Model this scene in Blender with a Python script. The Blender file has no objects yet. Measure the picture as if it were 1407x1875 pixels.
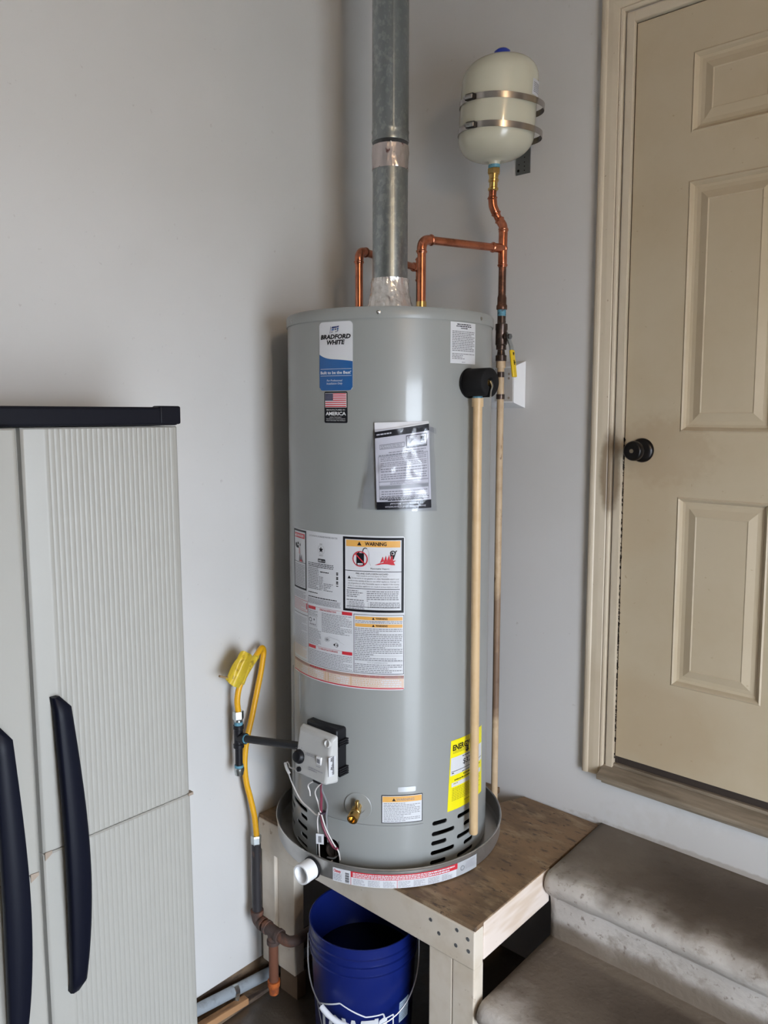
import bpy, bmesh, math, random
from mathutils import Vector, Matrix
from mathutils import noise as mnoise
PI = math.pi
rad = math.radians
SC = bpy.context.scene
COL = SC.collection

# ------------------------------------------------------------------ camera
FPX, CX, CY = 1436.1, 703.5, 894.2
EYE = Vector((0.0, 0.0, 1.8))
pitch, roll, yaw = rad(5.45), rad(0.0989), rad(-41.8106)
Fw = Vector((math.sin(yaw) * math.cos(pitch), math.cos(yaw) * math.cos(pitch), -math.sin(pitch)))
r0 = Vector((math.cos(yaw), -math.sin(yaw), 0))
d0 = Fw.cross(r0)
Rt = r0 * math.cos(roll) - d0 * math.sin(roll)
Dn = r0 * math.sin(roll) + d0 * math.cos(roll)
cam = bpy.data.cameras.new('camera')
cam_o = bpy.data.objects.new('camera', cam)
COL.objects.link(cam_o)
m = Matrix.Identity(4)
for i in range(3):
    m[i][0] = Rt[i]; m[i][1] = -Dn[i]; m[i][2] = -Fw[i]; m[i][3] = EYE[i]
cam_o.matrix_world = m
cam.sensor_fit = 'HORIZONTAL'
cam.sensor_width = 36
cam.lens = 36 * FPX / 1407
cam.shift_y = (CY - 937.5) / 1407
cam.clip_start = 0.02
SC.camera = cam_o

def ray(px, py): return Rt * ((px - CX) / FPX) + Dn * ((py - CY) / FPX) + Fw
def on(ax, val, px, py):
    v = ray(px, py); t = (val - EYE[ax]) / v[ax]
    return EYE + v * t
def zfor(x, y, py):            # height of the point above (x, y) seen at image row py
    k = (py - CY) / FPX
    a = Dn - Fw * k
    return EYE[2] - (a[0] * x + a[1] * y) / a[2]

# ------------------------------------------------------------------ light
W = bpy.data.worlds.new('daylight'); SC.world = W
W.use_nodes = True
bg = W.node_tree.nodes['Background']
bg.inputs[0].default_value = (0.78, 0.875, 1.0, 1)
bg.inputs[1].default_value = 19.0
OPEN = dict(x=1.45, y0=-0.22, y1=0.86, z1=2.0)          # the open garage door
FLOOR = 0.04
ad = bpy.data.lights.new('garage_door_daylight', 'AREA')
ad.shape = 'RECTANGLE'; ad.size = OPEN['y1'] - OPEN['y0']; ad.size_y = OPEN['z1'] - FLOOR
ad.cycles.is_portal = True
ao = bpy.data.objects.new('garage_door_daylight', ad); COL.objects.link(ao)
ao.location = (OPEN['x'] - 0.01, (OPEN['y0'] + OPEN['y1']) / 2, (OPEN['z1'] + FLOOR) / 2)
ao.rotation_euler = (rad(90), 0, rad(90))
bl = bpy.data.lights.new('ceiling_bulb', 'POINT')
bl.energy = 26; bl.color = (1.0, 0.72, 0.42); bl.shadow_soft_size = 0.035
bo = bpy.data.objects.new('ceiling_bulb', bl); COL.objects.link(bo)
bo.location = (1.2, -0.05, 2.75)
SC.view_settings.view_transform = 'Standard'
SC.view_settings.look = 'None'
SC.view_settings.gamma = 1
SC.view_settings.use_curve_mapping = False
SC.view_settings.exposure = 0.44

# ------------------------------------------------------------------ materials
def mat(name, col, rough=0.5, metal=0.0, spec=0.5, noise=None, bump=None, coat=0.0, trans=0.0):
    """noise = list of (scale, colour2, low, high, detail, (sx,sy,sz)) blended over the base; bump = (scale, strength, dist)"""
    M = bpy.data.materials.new(name); M.use_nodes = True
    nt = M.node_tree; b = nt.nodes['Principled BSDF']
    b.inputs['Base Color'].default_value = (*col, 1)
    b.inputs['Roughness'].default_value = rough
    b.inputs['Metallic'].default_value = metal
    b.inputs['Specular IOR Level'].default_value = spec
    b.inputs['Coat Weight'].default_value = coat
    b.inputs['Coat Roughness'].default_value = 0.08
    tc = nt.nodes.new('ShaderNodeTexCoord')
    prev = None
    for sc_, c2, lo, hi, det, st in (noise or []):
        mp = nt.nodes.new('ShaderNodeMapping'); mp.inputs['Scale'].default_value = st
        nt.links.new(tc.outputs['Object'], mp.inputs[0])
        n = nt.nodes.new('ShaderNodeTexNoise'); n.inputs['Scale'].default_value = sc_; n.inputs['Detail'].default_value = det
        n.inputs['Roughness'].default_value = 0.62
        nt.links.new(mp.outputs[0], n.inputs['Vector'])
        r = nt.nodes.new('ShaderNodeMapRange'); r.inputs['From Min'].default_value = lo; r.inputs['From Max'].default_value = hi
        nt.links.new(n.outputs['Fac'], r.inputs['Value'])
        mx = nt.nodes.new('ShaderNodeMix'); mx.data_type = 'RGBA'
        nt.links.new(r.outputs[0], mx.inputs['Factor'])
        if prev is None: mx.inputs['A'].default_value = (*col, 1)
        else: nt.links.new(prev, mx.inputs['A'])
        mx.inputs['B'].default_value = (*c2, 1)
        prev = mx.outputs['Result']
    if prev is not None: nt.links.new(prev, b.inputs['Base Color'])
    if bump:
        n = nt.nodes.new('ShaderNodeTexNoise'); n.inputs['Scale'].default_value = bump[0]; n.inputs['Detail'].default_value = 4
        nt.links.new(tc.outputs['Object'], n.inputs['Vector'])
        bp = nt.nodes.new('ShaderNodeBump'); bp.inputs['Strength'].default_value = bump[1]; bp.inputs['Distance'].default_value = bump[2]
        nt.links.new(n.outputs['Fac'], bp.inputs['Height']); nt.links.new(bp.outputs[0], b.inputs['Normal'])
    return M

def masked(M, masks):
    """stains of their own shape: list of (centre, radii, colour, strength, noise scale)"""
    nt = M.node_tree; b = nt.nodes['Principled BSDF']
    tc = nt.nodes.new('ShaderNodeNewGeometry')
    src = b.inputs['Base Color'].links[0].from_socket if b.inputs['Base Color'].links else None
    for c, rr, colr, st, ns in masks:
        sub = nt.nodes.new('ShaderNodeVectorMath'); sub.operation = 'SUBTRACT'; sub.inputs[1].default_value = c
        nt.links.new(tc.outputs['Position'], sub.inputs[0])
        dv = nt.nodes.new('ShaderNodeVectorMath'); dv.operation = 'DIVIDE'; dv.inputs[1].default_value = rr
        nt.links.new(sub.outputs[0], dv.inputs[0])
        ln = nt.nodes.new('ShaderNodeVectorMath'); ln.operation = 'LENGTH'
        nt.links.new(dv.outputs[0], ln.inputs[0])
        n = nt.nodes.new('ShaderNodeTexNoise'); n.inputs['Scale'].default_value = ns; n.inputs['Detail'].default_value = 5
        nt.links.new(tc.outputs['Position'], n.inputs['Vector'])
        ad_ = nt.nodes.new('ShaderNodeMath'); ad_.operation = 'MULTIPLY_ADD'
        nt.links.new(n.outputs['Fac'], ad_.inputs[0]); ad_.inputs[1].default_value = 0.9
        nt.links.new(ln.outputs['Value'], ad_.inputs[2])
        r = nt.nodes.new('ShaderNodeMapRange'); r.interpolation_type = 'SMOOTHSTEP'
        r.inputs['From Min'].default_value = 1.1; r.inputs['From Max'].default_value = 1.65
        r.inputs['To Min'].default_value = st; r.inputs['To Max'].default_value = 0
        nt.links.new(ad_.outputs[0], r.inputs['Value'])
        mx = nt.nodes.new('ShaderNodeMix'); mx.data_type = 'RGBA'
        nt.links.new(r.outputs[0], mx.inputs['Factor'])
        if src is None: mx.inputs['A'].default_value = b.inputs['Base Color'].default_value
        else: nt.links.new(src, mx.inputs['A'])
        mx.inputs['B'].default_value = (*colr, 1)
        src = mx.outputs['Result']
    nt.links.new(src, b.inputs['Base Color'])
    return M
I3 = (1, 1, 1)
M = {}
M['wall'] = mat('wall_paint', (0.60, 0.59, 0.578), 0.55, noise=[(1.7, (0.57, 0.56, 0.545), 0.42, 0.7, 3, I3), (60, (0.5, 0.48, 0.47), 0.70, 0.80, 2, I3)], bump=(26, 0.12, 0.004))
M['wall_low'] = mat('wall_door_paint', (0.60, 0.585, 0.575), 0.6, noise=[(1.7, (0.57, 0.555, 0.54), 0.42, 0.7, 3, I3), (45, (0.5, 0.47, 0.45), 0.70, 0.80, 2, I3)], bump=(26, 0.12, 0.004))
masked(M['wall_low'], [((-0.45, 2.09, 0.62), (0.5, 0.3, 0.11), (0.45, 0.41, 0.36), 0.28, 40), ((-0.45, 2.09, 0.595), (0.6, 0.3, 0.012), (0.25, 0.19, 0.14), 0.5, 60)])
M['ceil'] = mat('ceiling_paint', (0.50, 0.49, 0.48), 0.8)
M['rear'] = mat('dark_unseen_wall', (0.36, 0.33, 0.30), 0.8)  # unseen walls, darkened to bounce less light onto the door wall
M['floor'] = mat('garage_concrete', (0.30, 0.28, 0.25), 0.4, coat=0.6, noise=[(5, (0.22, 0.20, 0.17), 0.42, 0.62, 6, I3)], bump=(30, 0.4, 0.01))
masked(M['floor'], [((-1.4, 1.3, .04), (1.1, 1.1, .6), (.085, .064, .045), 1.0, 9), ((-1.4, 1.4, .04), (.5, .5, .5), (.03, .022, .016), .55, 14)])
M['ground'] = mat('driveway_concrete', (0.45, 0.44, 0.42), 0.8)
M['curb'] = mat('dirty_sill_wood', (0.17, 0.115, 0.07), 0.85, noise=[(30, (0.06, 0.04, 0.03), 0.45, 0.6, 5, (1, .2, 1))], bump=(40, 0.5, 0.01))
M['strip'] = mat('bare_wood_strip', (0.38, 0.20, 0.09), 0.8, noise=[(30, (0.12, 0.07, 0.04), 0.5, 0.66, 5, (1, .15, 1))])
M['step'] = mat('step_concrete', (0.52, 0.48, 0.44), 0.82, noise=[(3, (0.40, 0.36, 0.32), 0.4, 0.65, 6, I3), (16, (0.28, 0.24, 0.20), 0.55, 0.72, 6, I3), (55, (0.22, 0.18, 0.15), 0.60, 0.72, 4, I3)], bump=(70, 0.5, 0.004))
M['trim'] = mat('trim_paint', (0.58, 0.50, 0.385), 0.42, noise=[(9, (0.50, 0.42, 0.31), 0.5, 0.75, 4, (1, 1, .3)), (70, (0.30, 0.22, 0.15), 0.72, 0.80, 2, I3)])
M['door'] = mat('door_paint', (0.48, 0.40, 0.285), 0.45, noise=[(3.5, (0.445, 0.36, 0.245), 0.42, 0.7, 5, I3), (48, (0.34, 0.25, 0.15), 0.70, 0.80, 3, I3)], bump=(160, 0.10, 0.001))
masked(M['door'], [((-0.93, 2.09, 1.58), (0.14, 0.3, 0.20), (0.42, 0.31, 0.19), 0.35, 16), ((-0.86, 2.09, 1.70), (0.15, 0.3, 0.10), (0.36, 0.26, 0.16), 0.35, 50), ((-0.9, 2.09, 0.93), (0.25, 0.3, 0.14), (0.36, 0.25, 0.14), 0.35, 14)])
masked(M['trim'], [((-1.0, 2.08, 1.64), (0.03, 0.3, 0.12), (0.16, 0.10, 0.05), 0.75, 18), ((-1.02, 2.07, 0.85), (0.09, 0.3, 0.25), (0.40, 0.31, 0.21), 0.4, 14)])
M['gasket'] = mat('dark_weatherstrip', (0.03, 0.02, 0.015), 0.8)
M['sill'] = mat('weathered_sill', (0.25, 0.20, 0.145), 0.7, noise=[(30, (0.12, 0.09, 0.06), 0.42, 0.68, 6, (.12, 1, 1))])
M['knob'] = mat('dark_bronze_knob', (0.012, 0.010, 0.010), 0.28, metal=0.6)
M['knobface'] = mat('brass_key_cylinder', (0.45, 0.38, 0.28), 0.3, metal=1)
M['jacket'] = mat('grey_enamel', (0.275, 0.284, 0.277), 0.34, spec=0.5, bump=(3.0, 0.05, 0.01), coat=0.35)
M['jacket2'] = mat('grey_enamel_top', (0.275, 0.284, 0.277), 0.33, spec=0.5)
M['black'] = mat('black_void', (0.006, 0.006, 0.006), 0.8, spec=0.1)
M['blackplastic'] = mat('black_plastic', (0.012, 0.012, 0.014), 0.35, spec=0.18)
M['foam'] = mat('black_foam', (0.010, 0.010, 0.011), 0.75, spec=0.18, bump=(260, 0.3, 0.001))
M['ctrl'] = mat('pale_grey_plastic', (0.50, 0.50, 0.49), 0.38)
M['screw'] = mat('steel_screw', (0.5, 0.5, 0.5), 0.3, metal=1)
M['galv'] = mat('galvanised_steel', (0.30, 0.33, 0.34), 0.36, metal=0.9, noise=[(75, (0.40, 0.43, 0.435), 0.50, 0.62, 2, (1, 1, .7)), (12, (0.26, 0.29, 0.295), 0.45, 0.7, 3, (1, 1, .3))])
M['foil'] = mat('foil_tape', (0.80, 0.78, 0.77), 0.2, metal=0.6, noise=[(40, (0.55, 0.50, 0.50), 0.58, 0.70, 3, I3)], bump=(38, 0.9, 0.006))
M['foil2'] = mat('pinkish_foil_tape', (0.60, 0.54, 0.53), 0.30, metal=0.85, noise=[(26, (0.22, 0.13, 0.13), 0.60, 0.66, 3, I3)], bump=(30, 0.6, 0.004))
M['copper'] = mat('copper', (0.62, 0.225, 0.13), 0.25, metal=0.95, noise=[(18, (0.30, 0.095, 0.055), 0.48, 0.68, 5, I3)])
M['copperdark'] = mat('tarnished_copper', (0.10, 0.05, 0.035), 0.35, metal=0.7, noise=[(26, (0.26, 0.11, 0.07), 0.52, 0.66, 4, I3)])
M['bronze'] = mat('dark_bronze_valve', (0.065, 0.045, 0.038), 0.30, metal=0.7, noise=[(40, (0.14, 0.09, 0.07), 0.55, 0.7, 3, I3)])
M['brass'] = mat('brass', (0.72, 0.50, 0.20), 0.25, metal=1.0)
M['brassdark'] = mat('drain_brass', (0.55, 0.36, 0.13), 0.25, metal=1.0)
M['bluedope'] = mat('blue_thread_sealant', (0.10, 0.27, 0.36), 0.55, noise=[(120, (0.03, 0.07, 0.10), 0.55, 0.65, 3, I3)])
M['cpvc'] = mat('tan_cpvc', (0.62, 0.44, 0.25), 0.42, noise=[(14, (0.56, 0.38, 0.20), 0.45, 0.7, 3, I3)])
M['cpvcold'] = mat('aged_cpvc', (0.52, 0.38, 0.24), 0.5, noise=[(12, (0.42, 0.29, 0.17), 0.45, 0.65, 4, I3), (55, (0.16, 0.09, 0.05), 0.62, 0.70, 4, (1, 1, .4))])
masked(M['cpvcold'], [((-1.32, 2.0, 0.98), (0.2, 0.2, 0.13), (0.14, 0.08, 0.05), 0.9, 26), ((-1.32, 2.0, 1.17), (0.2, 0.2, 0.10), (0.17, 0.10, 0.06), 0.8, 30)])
M['tank'] = mat('almond_enamel', (0.56, 0.54, 0.43), 0.22, coat=0.4)
M['bluecap'] = mat('blue_cap', (0.02, 0.05, 0.42), 0.35)
M['steel'] = mat('stainless_strap', (0.50, 0.47, 0.45), 0.24, metal=1)
M['bracket'] = mat('zinc_bracket', (0.20, 0.21, 0.22), 0.45, metal=0.8)
M['ylw'] = mat('yellow_gas_coating', (0.74, 0.375, 0.010), 0.38, bump=(90, 0.15, 0.002))
M['ylwgrip'] = mat('yellow_vinyl_grip', (0.74, 0.50, 0.012), 0.35)
M['tag'] = mat('yellow_tag', (0.60, 0.42, 0.03), 0.35, noise=[(60, (0.30, 0.20, 0.02), 0.55, 0.66, 4, (1, 1, 1)), (20, (0.75, 0.58, 0.06), 0.5, 0.7, 3, I3)])
M['tagend'] = mat('brown_tag_tie', (0.30, 0.20, 0.10), 0.7)
M['zinc'] = mat('zinc_fitting', (0.48, 0.51, 0.51), 0.28, metal=0.95)
M['ironblack'] = mat('black_iron', (0.014, 0.014, 0.017), 0.42, spec=0.25, metal=0.0)
M['ironold'] = mat('scuffed_black_iron', (0.030, 0.027, 0.030), 0.55, metal=0.2, noise=[(24, (0.12, 0.07, 0.05), 0.58, 0.68, 5, (1, 1, .5))], bump=(60, 0.3, 0.002))
M['ironrust'] = mat('rusty_iron', (0.07, 0.045, 0.038), 0.75, metal=0.1, noise=[(20, (0.17, 0.07, 0.04), 0.5, 0.65, 5, I3)], bump=(70, 0.6, 0.003))
M['rust'] = mat('rust', (0.15, 0.055, 0.028), 0.85, noise=[(22, (0.13, 0.05, 0.03), 0.5, 0.65, 5, I3)], bump=(80, 0.6, 0.003))
M['rustor'] = mat('orange_rust', (0.50, 0.12, 0.02), 0.85, noise=[(30, (0.25, 0.06, 0.02), 0.5, 0.65, 5, I3)], bump=(80, 0.6, 0.003))
M['conduit'] = mat('grey_conduit', (0.27, 0.30, 0.33), 0.5, noise=[(20, (0.16, 0.17, 0.18), 0.52, 0.68, 5, I3)])
M['pan'] = mat('aluminium_pan', (0.50, 0.49, 0.475), 0.36, metal=0.85, noise=[(6, (0.32, 0.31, 0.29), 0.45, 0.65, 4, I3)])
M['pvc'] = mat('white_pvc', (0.82, 0.82, 0.83), 0.35)
M['ply'] = mat('dirty_plywood', (0.235, 0.145, 0.078), 0.7, noise=[(4, (0.145, 0.092, 0.052), 0.42, 0.60, 7, (1, 2.0, 1)), (9, (0.30, 0.215, 0.13), 0.52, 0.66, 6, (1, 2.6, 1)), (30, (0.085, 0.058, 0.04), 0.55, 0.68, 6, (1, 2.4, 1)), (45, (0.03, 0.02, 0.015), 0.66, 0.72, 4, (1, 1.5, 1))], bump=(50, 0.3, 0.002))
M['rail'] = mat('painted_lumber', (0.62, 0.55, 0.46), 0.55, noise=[(7, (0.54, 0.46, 0.36), 0.45, 0.66, 4, I3), (30, (0.30, 0.22, 0.15), 0.66, 0.74, 4, I3)], bump=(40, 0.3, 0.002))
M['rail2'] = mat('bare_painted_side_rail', (0.70, 0.60, 0.53), 0.5, noise=[(5, (0.60, 0.48, 0.38), 0.52, 0.60, 3, (1, .4, 2.5)), (40, (0.40, 0.30, 0.24), 0.68, 0.76, 3, I3)])
M['lumberdark'] = mat('unpainted_lumber', (0.14, 0.09, 0.055), 0.8)
M['bucket'] = mat('blue_bucket_plastic', (0.005, 0.013, 0.115), 0.32, noise=[(30, (0.010, 0.02, 0.13), 0.62, 0.75, 4, I3)])
M['water'] = mat('added_dark_water', (0.002, 0.003, 0.008), 0.03)  # near black, to match the dark inside of the bucket
M['white'] = mat('white_print', (0.72, 0.73, 0.76), 0.5)
M['wire'] = mat('handle_wire', (0.55, 0.55, 0.56), 0.35, metal=0.9)
M['grip'] = mat('white_grip', (0.72, 0.74, 0.80), 0.4)
M['cab'] = mat('taupe_cabinet_plastic', (0.325, 0.318, 0.292), 0.42, bump=(3, 0.02, 0.01))
M['cablid'] = mat('navy_black_plastic', (0.007, 0.0075, 0.012), 0.42, spec=0.14)
M['handle'] = mat('navy_handle_plastic', (0.0045, 0.0055, 0.012), 0.42, spec=0.12)
M['latch'] = mat('brown_latch', (0.30, 0.24, 0.19), 0.7)
M['box'] = mat('box_shaded_front', (0.50, 0.47, 0.45), 0.5)  # front of the wall box, its shade put into the colour
M['boxside'] = mat('box_lit_white', (0.74, 0.74, 0.75), 0.5)  # wall box white as the daylight on its side shows it
M['lab'] = mat('label_white', (0.62, 0.63, 0.66), 0.32)
M['labgrey'] = mat('label_outline', (0.30, 0.31, 0.32), 0.4)
M['ink'] = mat('ink_black', (0.008, 0.008, 0.012), 0.45, spec=0.25)
M['txt'] = mat('small_print_grey', (0.20, 0.20, 0.22), 0.5)
M['txtl'] = mat('small_print_light', (0.34, 0.34, 0.37), 0.5)
M['labblue'] = mat('label_blue', (0.015, 0.10, 0.30), 0.3)
M['labnavy'] = mat('label_navy', (0.015, 0.03, 0.13), 0.35)
M['red'] = mat('ink_red', (0.55, 0.025, 0.04), 0.4)
M['pink'] = mat('ink_pink', (0.62, 0.36, 0.36), 0.4)
M['orange'] = mat('ink_orange', (0.72, 0.38, 0.09), 0.4)
M['pale'] = mat('pale_orange_print', (0.66, 0.50, 0.40), 0.4)
M['tan'] = mat('tan_print', (0.55, 0.36, 0.16), 0.4)
M['flagblue'] = mat('flag_blue', (0.03, 0.035, 0.09), 0.4)
M['yellow'] = mat('label_yellow', (0.82, 0.72, 0.01), 0.35)
M['olive'] = mat('print_olive', (0.36, 0.32, 0.02), 0.4)
M['silver'] = mat('silver_sticker', (0.55, 0.57, 0.60), 0.22, metal=0.25)
M['paper'] = mat('booklet_paper', (0.66, 0.66, 0.69), 0.6)
M['wirew'] = mat('white_wire', (0.72, 0.68, 0.66), 0.4)
M['wirer'] = mat('maroon_wire', (0.22, 0.04, 0.07), 0.4)
M['wireg'] = mat('grey_tube', (0.34, 0.35, 0.37), 0.35, metal=0.4)
M['tie'] = mat('dark_cable_tie', (0.05, 0.03, 0.05), 0.5)
M['sticker'] = mat('pale_blue_sticker', (0.42, 0.53, 0.66), 0.4)
Mp = bpy.data.materials.new('clear_plastic_bag'); Mp.use_nodes = True
nt = Mp.node_tree; nt.nodes.remove(nt.nodes['Principled BSDF'])
tr = nt.nodes.new('ShaderNodeBsdfTransparent'); tr.inputs[0].default_value = (0.93, 0.93, 0.95, 1)
gl = nt.nodes.new('ShaderNodeBsdfGlossy'); gl.inputs['Roughness'].default_value = 0.12
mxs = nt.nodes.new('ShaderNodeMixShader'); fr = nt.nodes.new('ShaderNodeFresnel'); fr.inputs[0].default_value = 1.30
nt.links.new(fr.outputs[0], mxs.inputs[0]); nt.links.new(tr.outputs[0], mxs.inputs[1]); nt.links.new(gl.outputs[0], mxs.inputs[2])
nt.links.new(mxs.outputs[0], nt.nodes['Material Output'].inputs[0])
M['bag'] = Mp

# ------------------------------------------------------------------ object helpers
def tag(o, label=None, cat=None, group=None, kind=None):
    if label: o['label'] = label
    if cat: o['category'] = cat
    if group: o['group'] = group
    if kind: o['kind'] = kind
    return o
def thing(name, label, cat, loc=(0, 0, 0), group=None):
    o = bpy.data.objects.new(name, None); COL.objects.link(o)
    o.location = loc; o.empty_display_size = 0.05
    return tag(o, label, cat, group)
class MB:
    def __init__(s): s.v = []; s.f = []; s.mi = []; s.k = 0
    def mesh(s, name, mats, smooth=35):
        me = bpy.data.meshes.new(name)
        me.from_pydata([tuple(p) for p in s.v], [], s.f)
        for mm in (mats if isinstance(mats, (list, tuple)) else [mats]): me.materials.append(M[mm] if isinstance(mm, str) else mm)
        me.polygons.foreach_set('material_index', s.mi)
        bm = bmesh.new(); bm.from_mesh(me)
        bmesh.ops.recalc_face_normals(bm, faces=bm.faces)
        bm.to_mesh(me); bm.free()
        if smooth:
            me.polygons.foreach_set('use_smooth', [True] * len(me.polygons))
            me.set_sharp_from_angle(angle=rad(smooth))
        return me
    def build(s, name, mats, parent=None, smooth=35, bevel=0, label=None, seg=2):
        o = bpy.data.objects.new(name, s.mesh(name, mats, smooth)); COL.objects.link(o)
        if parent is not None:
            o.parent = parent
            base = parent
            loc = Vector(parent.location)
            while base.parent is not None:
                base = base.parent; loc = loc + Vector(base.location)
            for v in o.data.vertices: v.co -= loc
        if bevel:
            b = o.modifiers.new('bevel', 'BEVEL'); b.width = bevel; b.segments = seg; b.limit_method = 'ANGLE'; b.angle_limit = rad(40)
        if label: o['label'] = label
        return o
    def add(s, vs, fs):
        n = len(s.v); s.v += [Vector(p) for p in vs]
        for f in fs: s.f.append(tuple(i + n for i in f)); s.mi.append(s.k)
        return s
    def box(s, x0, x1, y0, y1, z0, z1):
        return s.add([(x0, y0, z0), (x1, y0, z0), (x1, y1, z0), (x0, y1, z0), (x0, y0, z1), (x1, y0, z1), (x1, y1, z1), (x0, y1, z1)],
                     [(0, 3, 2, 1), (4, 5, 6, 7), (0, 1, 5, 4), (1, 2, 6, 5), (2, 3, 7, 6), (3, 0, 4, 7)])
    def obox(s, c, ax, ay, az, hx, hy, hz):      # oriented box
        c = Vector(c); ax = Vector(ax).normalized(); ay = Vector(ay).normalized(); az = Vector(az).normalized()
        P = [c + ax * (hx * i) + ay * (hy * j) + az * (hz * k) for k in (-1, 1) for i, j in ((-1, -1), (1, -1), (1, 1), (-1, 1))]
        return s.add(P, [(0, 3, 2, 1), (4, 5, 6, 7), (0, 1, 5, 4), (1, 2, 6, 5), (2, 3, 7, 6), (3, 0, 4, 7)])
    def tube(s, pts, r, seg=18, cap=True, closed=False):
        pts = [Vector(p) for p in pts]; n = len(pts)
        rr = r if isinstance(r, (list, tuple)) else [r] * n
        T = []
        for i in range(n):
            if closed: t = pts[(i + 1) % n] - pts[i - 1]
            else: t = pts[min(i + 1, n - 1)] - pts[max(i - 1, 0)]
            if t.length < 1e-9: t = T[-1] if T else Vector((0, 0, 1))
            T.append(t.normalized())
        up = Vector((0, 0, 1)) if abs(T[0].z) < 0.9 else Vector((1, 0, 0))
        u = T[0].cross(up).normalized(); vs = []
        for i in range(n):
            u = (u - T[i] * u.dot(T[i])).normalized(); w = T[i].cross(u)
            for k in range(seg):
                a = 2 * PI * k / seg
                vs.append(pts[i] + (u * math.cos(a) + w * math.sin(a)) * rr[i])
        fs = []
        for i in range(n if closed else n - 1):
            for k in range(seg):
                a = i * seg + k; b = i * seg + (k + 1) % seg
                i2 = (i + 1) % n
                fs.append((a, b, i2 * seg + (k + 1) % seg, i2 * seg + k))
        if cap and not closed:
            fs.append(tuple(range(seg))[::-1]); fs.append(tuple((n - 1) * seg + k for k in range(seg)))
        return s.add(vs, fs)
    def lathe(s, prof, c=(0, 0, 0), axis=(0, 0, 1), seg=64, closed=False, a0=0, a1=2 * PI):
        c = Vector(c); ax = Vector(axis).normalized()
        up = Vector((0, 0, 1)) if abs(ax.z) < 0.9 else Vector((1, 0, 0))
        u = up.cross(ax).normalized() if abs(ax.z) < 0.9 else Vector((1, 0, 0))
        w = ax.cross(u)
        full = abs(a1 - a0 - 2 * PI) < 1e-6
        n = seg if full else seg + 1
        vs = []
        for r, h in prof:
            for k in range(n):
                a = a0 + (a1 - a0) * k / seg
                vs.append(c + ax * h + (u * math.cos(a) + w * math.sin(a)) * r)
        fs = []
        m_ = len(prof)
        for i in range(m_ if closed else m_ - 1):
            j = (i + 1) % m_
            for k in range(n if full else n - 1):
                k2 = (k + 1) % n
                fs.append((i * n + k, i * n + k2, j * n + k2, j * n + k))
        s.add(vs, fs)
        if not closed and full:
            if prof[0][0] > 1e-6: s.add([vs[k] for k in range(n)], [tuple(range(n))[::-1]])
            if prof[-1][0] > 1e-6: s.add([vs[(m_ - 1) * n + k] for k in range(n)], [tuple(range(n))])
        return s
    def prism(s, poly, vec):                       # planar polygon of 3-D points swept along vec
        n = len(poly); vec = Vector(vec)
        P = [Vector(p) for p in poly]
        return s.add(P + [p + vec for p in P], [tuple(range(n))[::-1], tuple(range(n, 2 * n))] + [(i, (i + 1) % n, n + (i + 1) % n, n + i) for i in range(n)])
    def hexnut(s, c, axis, r, h):
        return s.lathe([(r * 0.92, 0), (r, h * .15), (r, h * .85), (r * .92, h)], c, axis, seg=6)

def corner_path(A, C, B, rb, n=8):
    A, C, B = Vector(A), Vector(C), Vector(B)
    da = (A - C).normalized(); db = (B - C).normalized()
    ang = da.angle(db); t = rb / math.tan(ang / 2); t = min(t, (A - C).length * .98, (B - C).length * .98)
    p0 = C + da * t; p1 = C + db * t
    out = []
    for i in range(n + 1):
        k = i / n
        out.append(p0 * (1 - k) ** 2 + C * 2 * k * (1 - k) + p1 * k * k)
    return out
def smooth_path(pts, n=8):                         # Catmull-Rom
    P = [Vector(p) for p in pts]; P = [P[0] * 2 - P[1]] + P + [P[-1] * 2 - P[-2]]
    out = []
    for i in range(1, len(P) - 2):
        for k in range(n):
            t = k / n; a, b, c, d = P[i - 1:i + 3]
            out.append(((b * 2) + (c - a) * t + (a * 2 - b * 5 + c * 4 - d) * t * t + (b * 3 - a - c * 3 + d) * t ** 3) * .5)
    out.append(P[-2])
    return out
def fitting(mb, path, r, bead=True, ln=0.012):
    """press fitting body along a path with a bead at each open end"""
    path = [Vector(p) for p in path]
    d0_ = (path[0] - path[1]).normalized(); d1_ = (path[-1] - path[-2]).normalized()
    P = []; R = []
    for k, rr in ((1.0, 1.06), (0.8, 1.10), (0.62, 1.30), (0.38, 1.30), (0.2, 1.10)):
        P.append(path[0] + d0_ * ln * k); R.append(r * rr)
    for p in path: P.append(p); R.append(r * 1.14)
    for k, rr in ((0.2, 1.10), (0.38, 1.30), (0.62, 1.30), (0.8, 1.10), (1.0, 1.06)):
        P.append(path[-1] + d1_ * ln * k); R.append(r * rr)
    mb.tube(P, R, 18)
    return mb

# ------------------------------------------------------------------ printing on labels
FONTCACHE = {}
def glyphs(txt, bold=0.0, shear=0.0):
    key = (txt, bold, shear)
    if key in FONTCACHE: return FONTCACHE[key]
    cu = bpy.data.curves.new('t', 'FONT'); cu.body = txt; cu.size = 1; cu.offset = bold; cu.shear = shear
    cu.resolution_u = 2
    ob = bpy.data.objects.new('t', cu); COL.objects.link(ob)
    dg = bpy.context.evaluated_depsgraph_get()
    me = bpy.data.meshes.new_from_object(ob.evaluated_get(dg))
    V = [(v.co.x, v.co.y) for v in me.vertices]; Fc = [tuple(p.vertices) for p in me.polygons]
    bpy.data.objects.remove(ob); bpy.data.curves.remove(cu); bpy.data.meshes.remove(me)
    x0 = min(v[0] for v in V); x1 = max(v[0] for v in V); y0 = min(v[1] for v in V); y1 = max(v[1] for v in V)
    FONTCACHE[key] = (V, Fc, x0, x1, y0, y1)
    return FONTCACHE[key]
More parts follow.
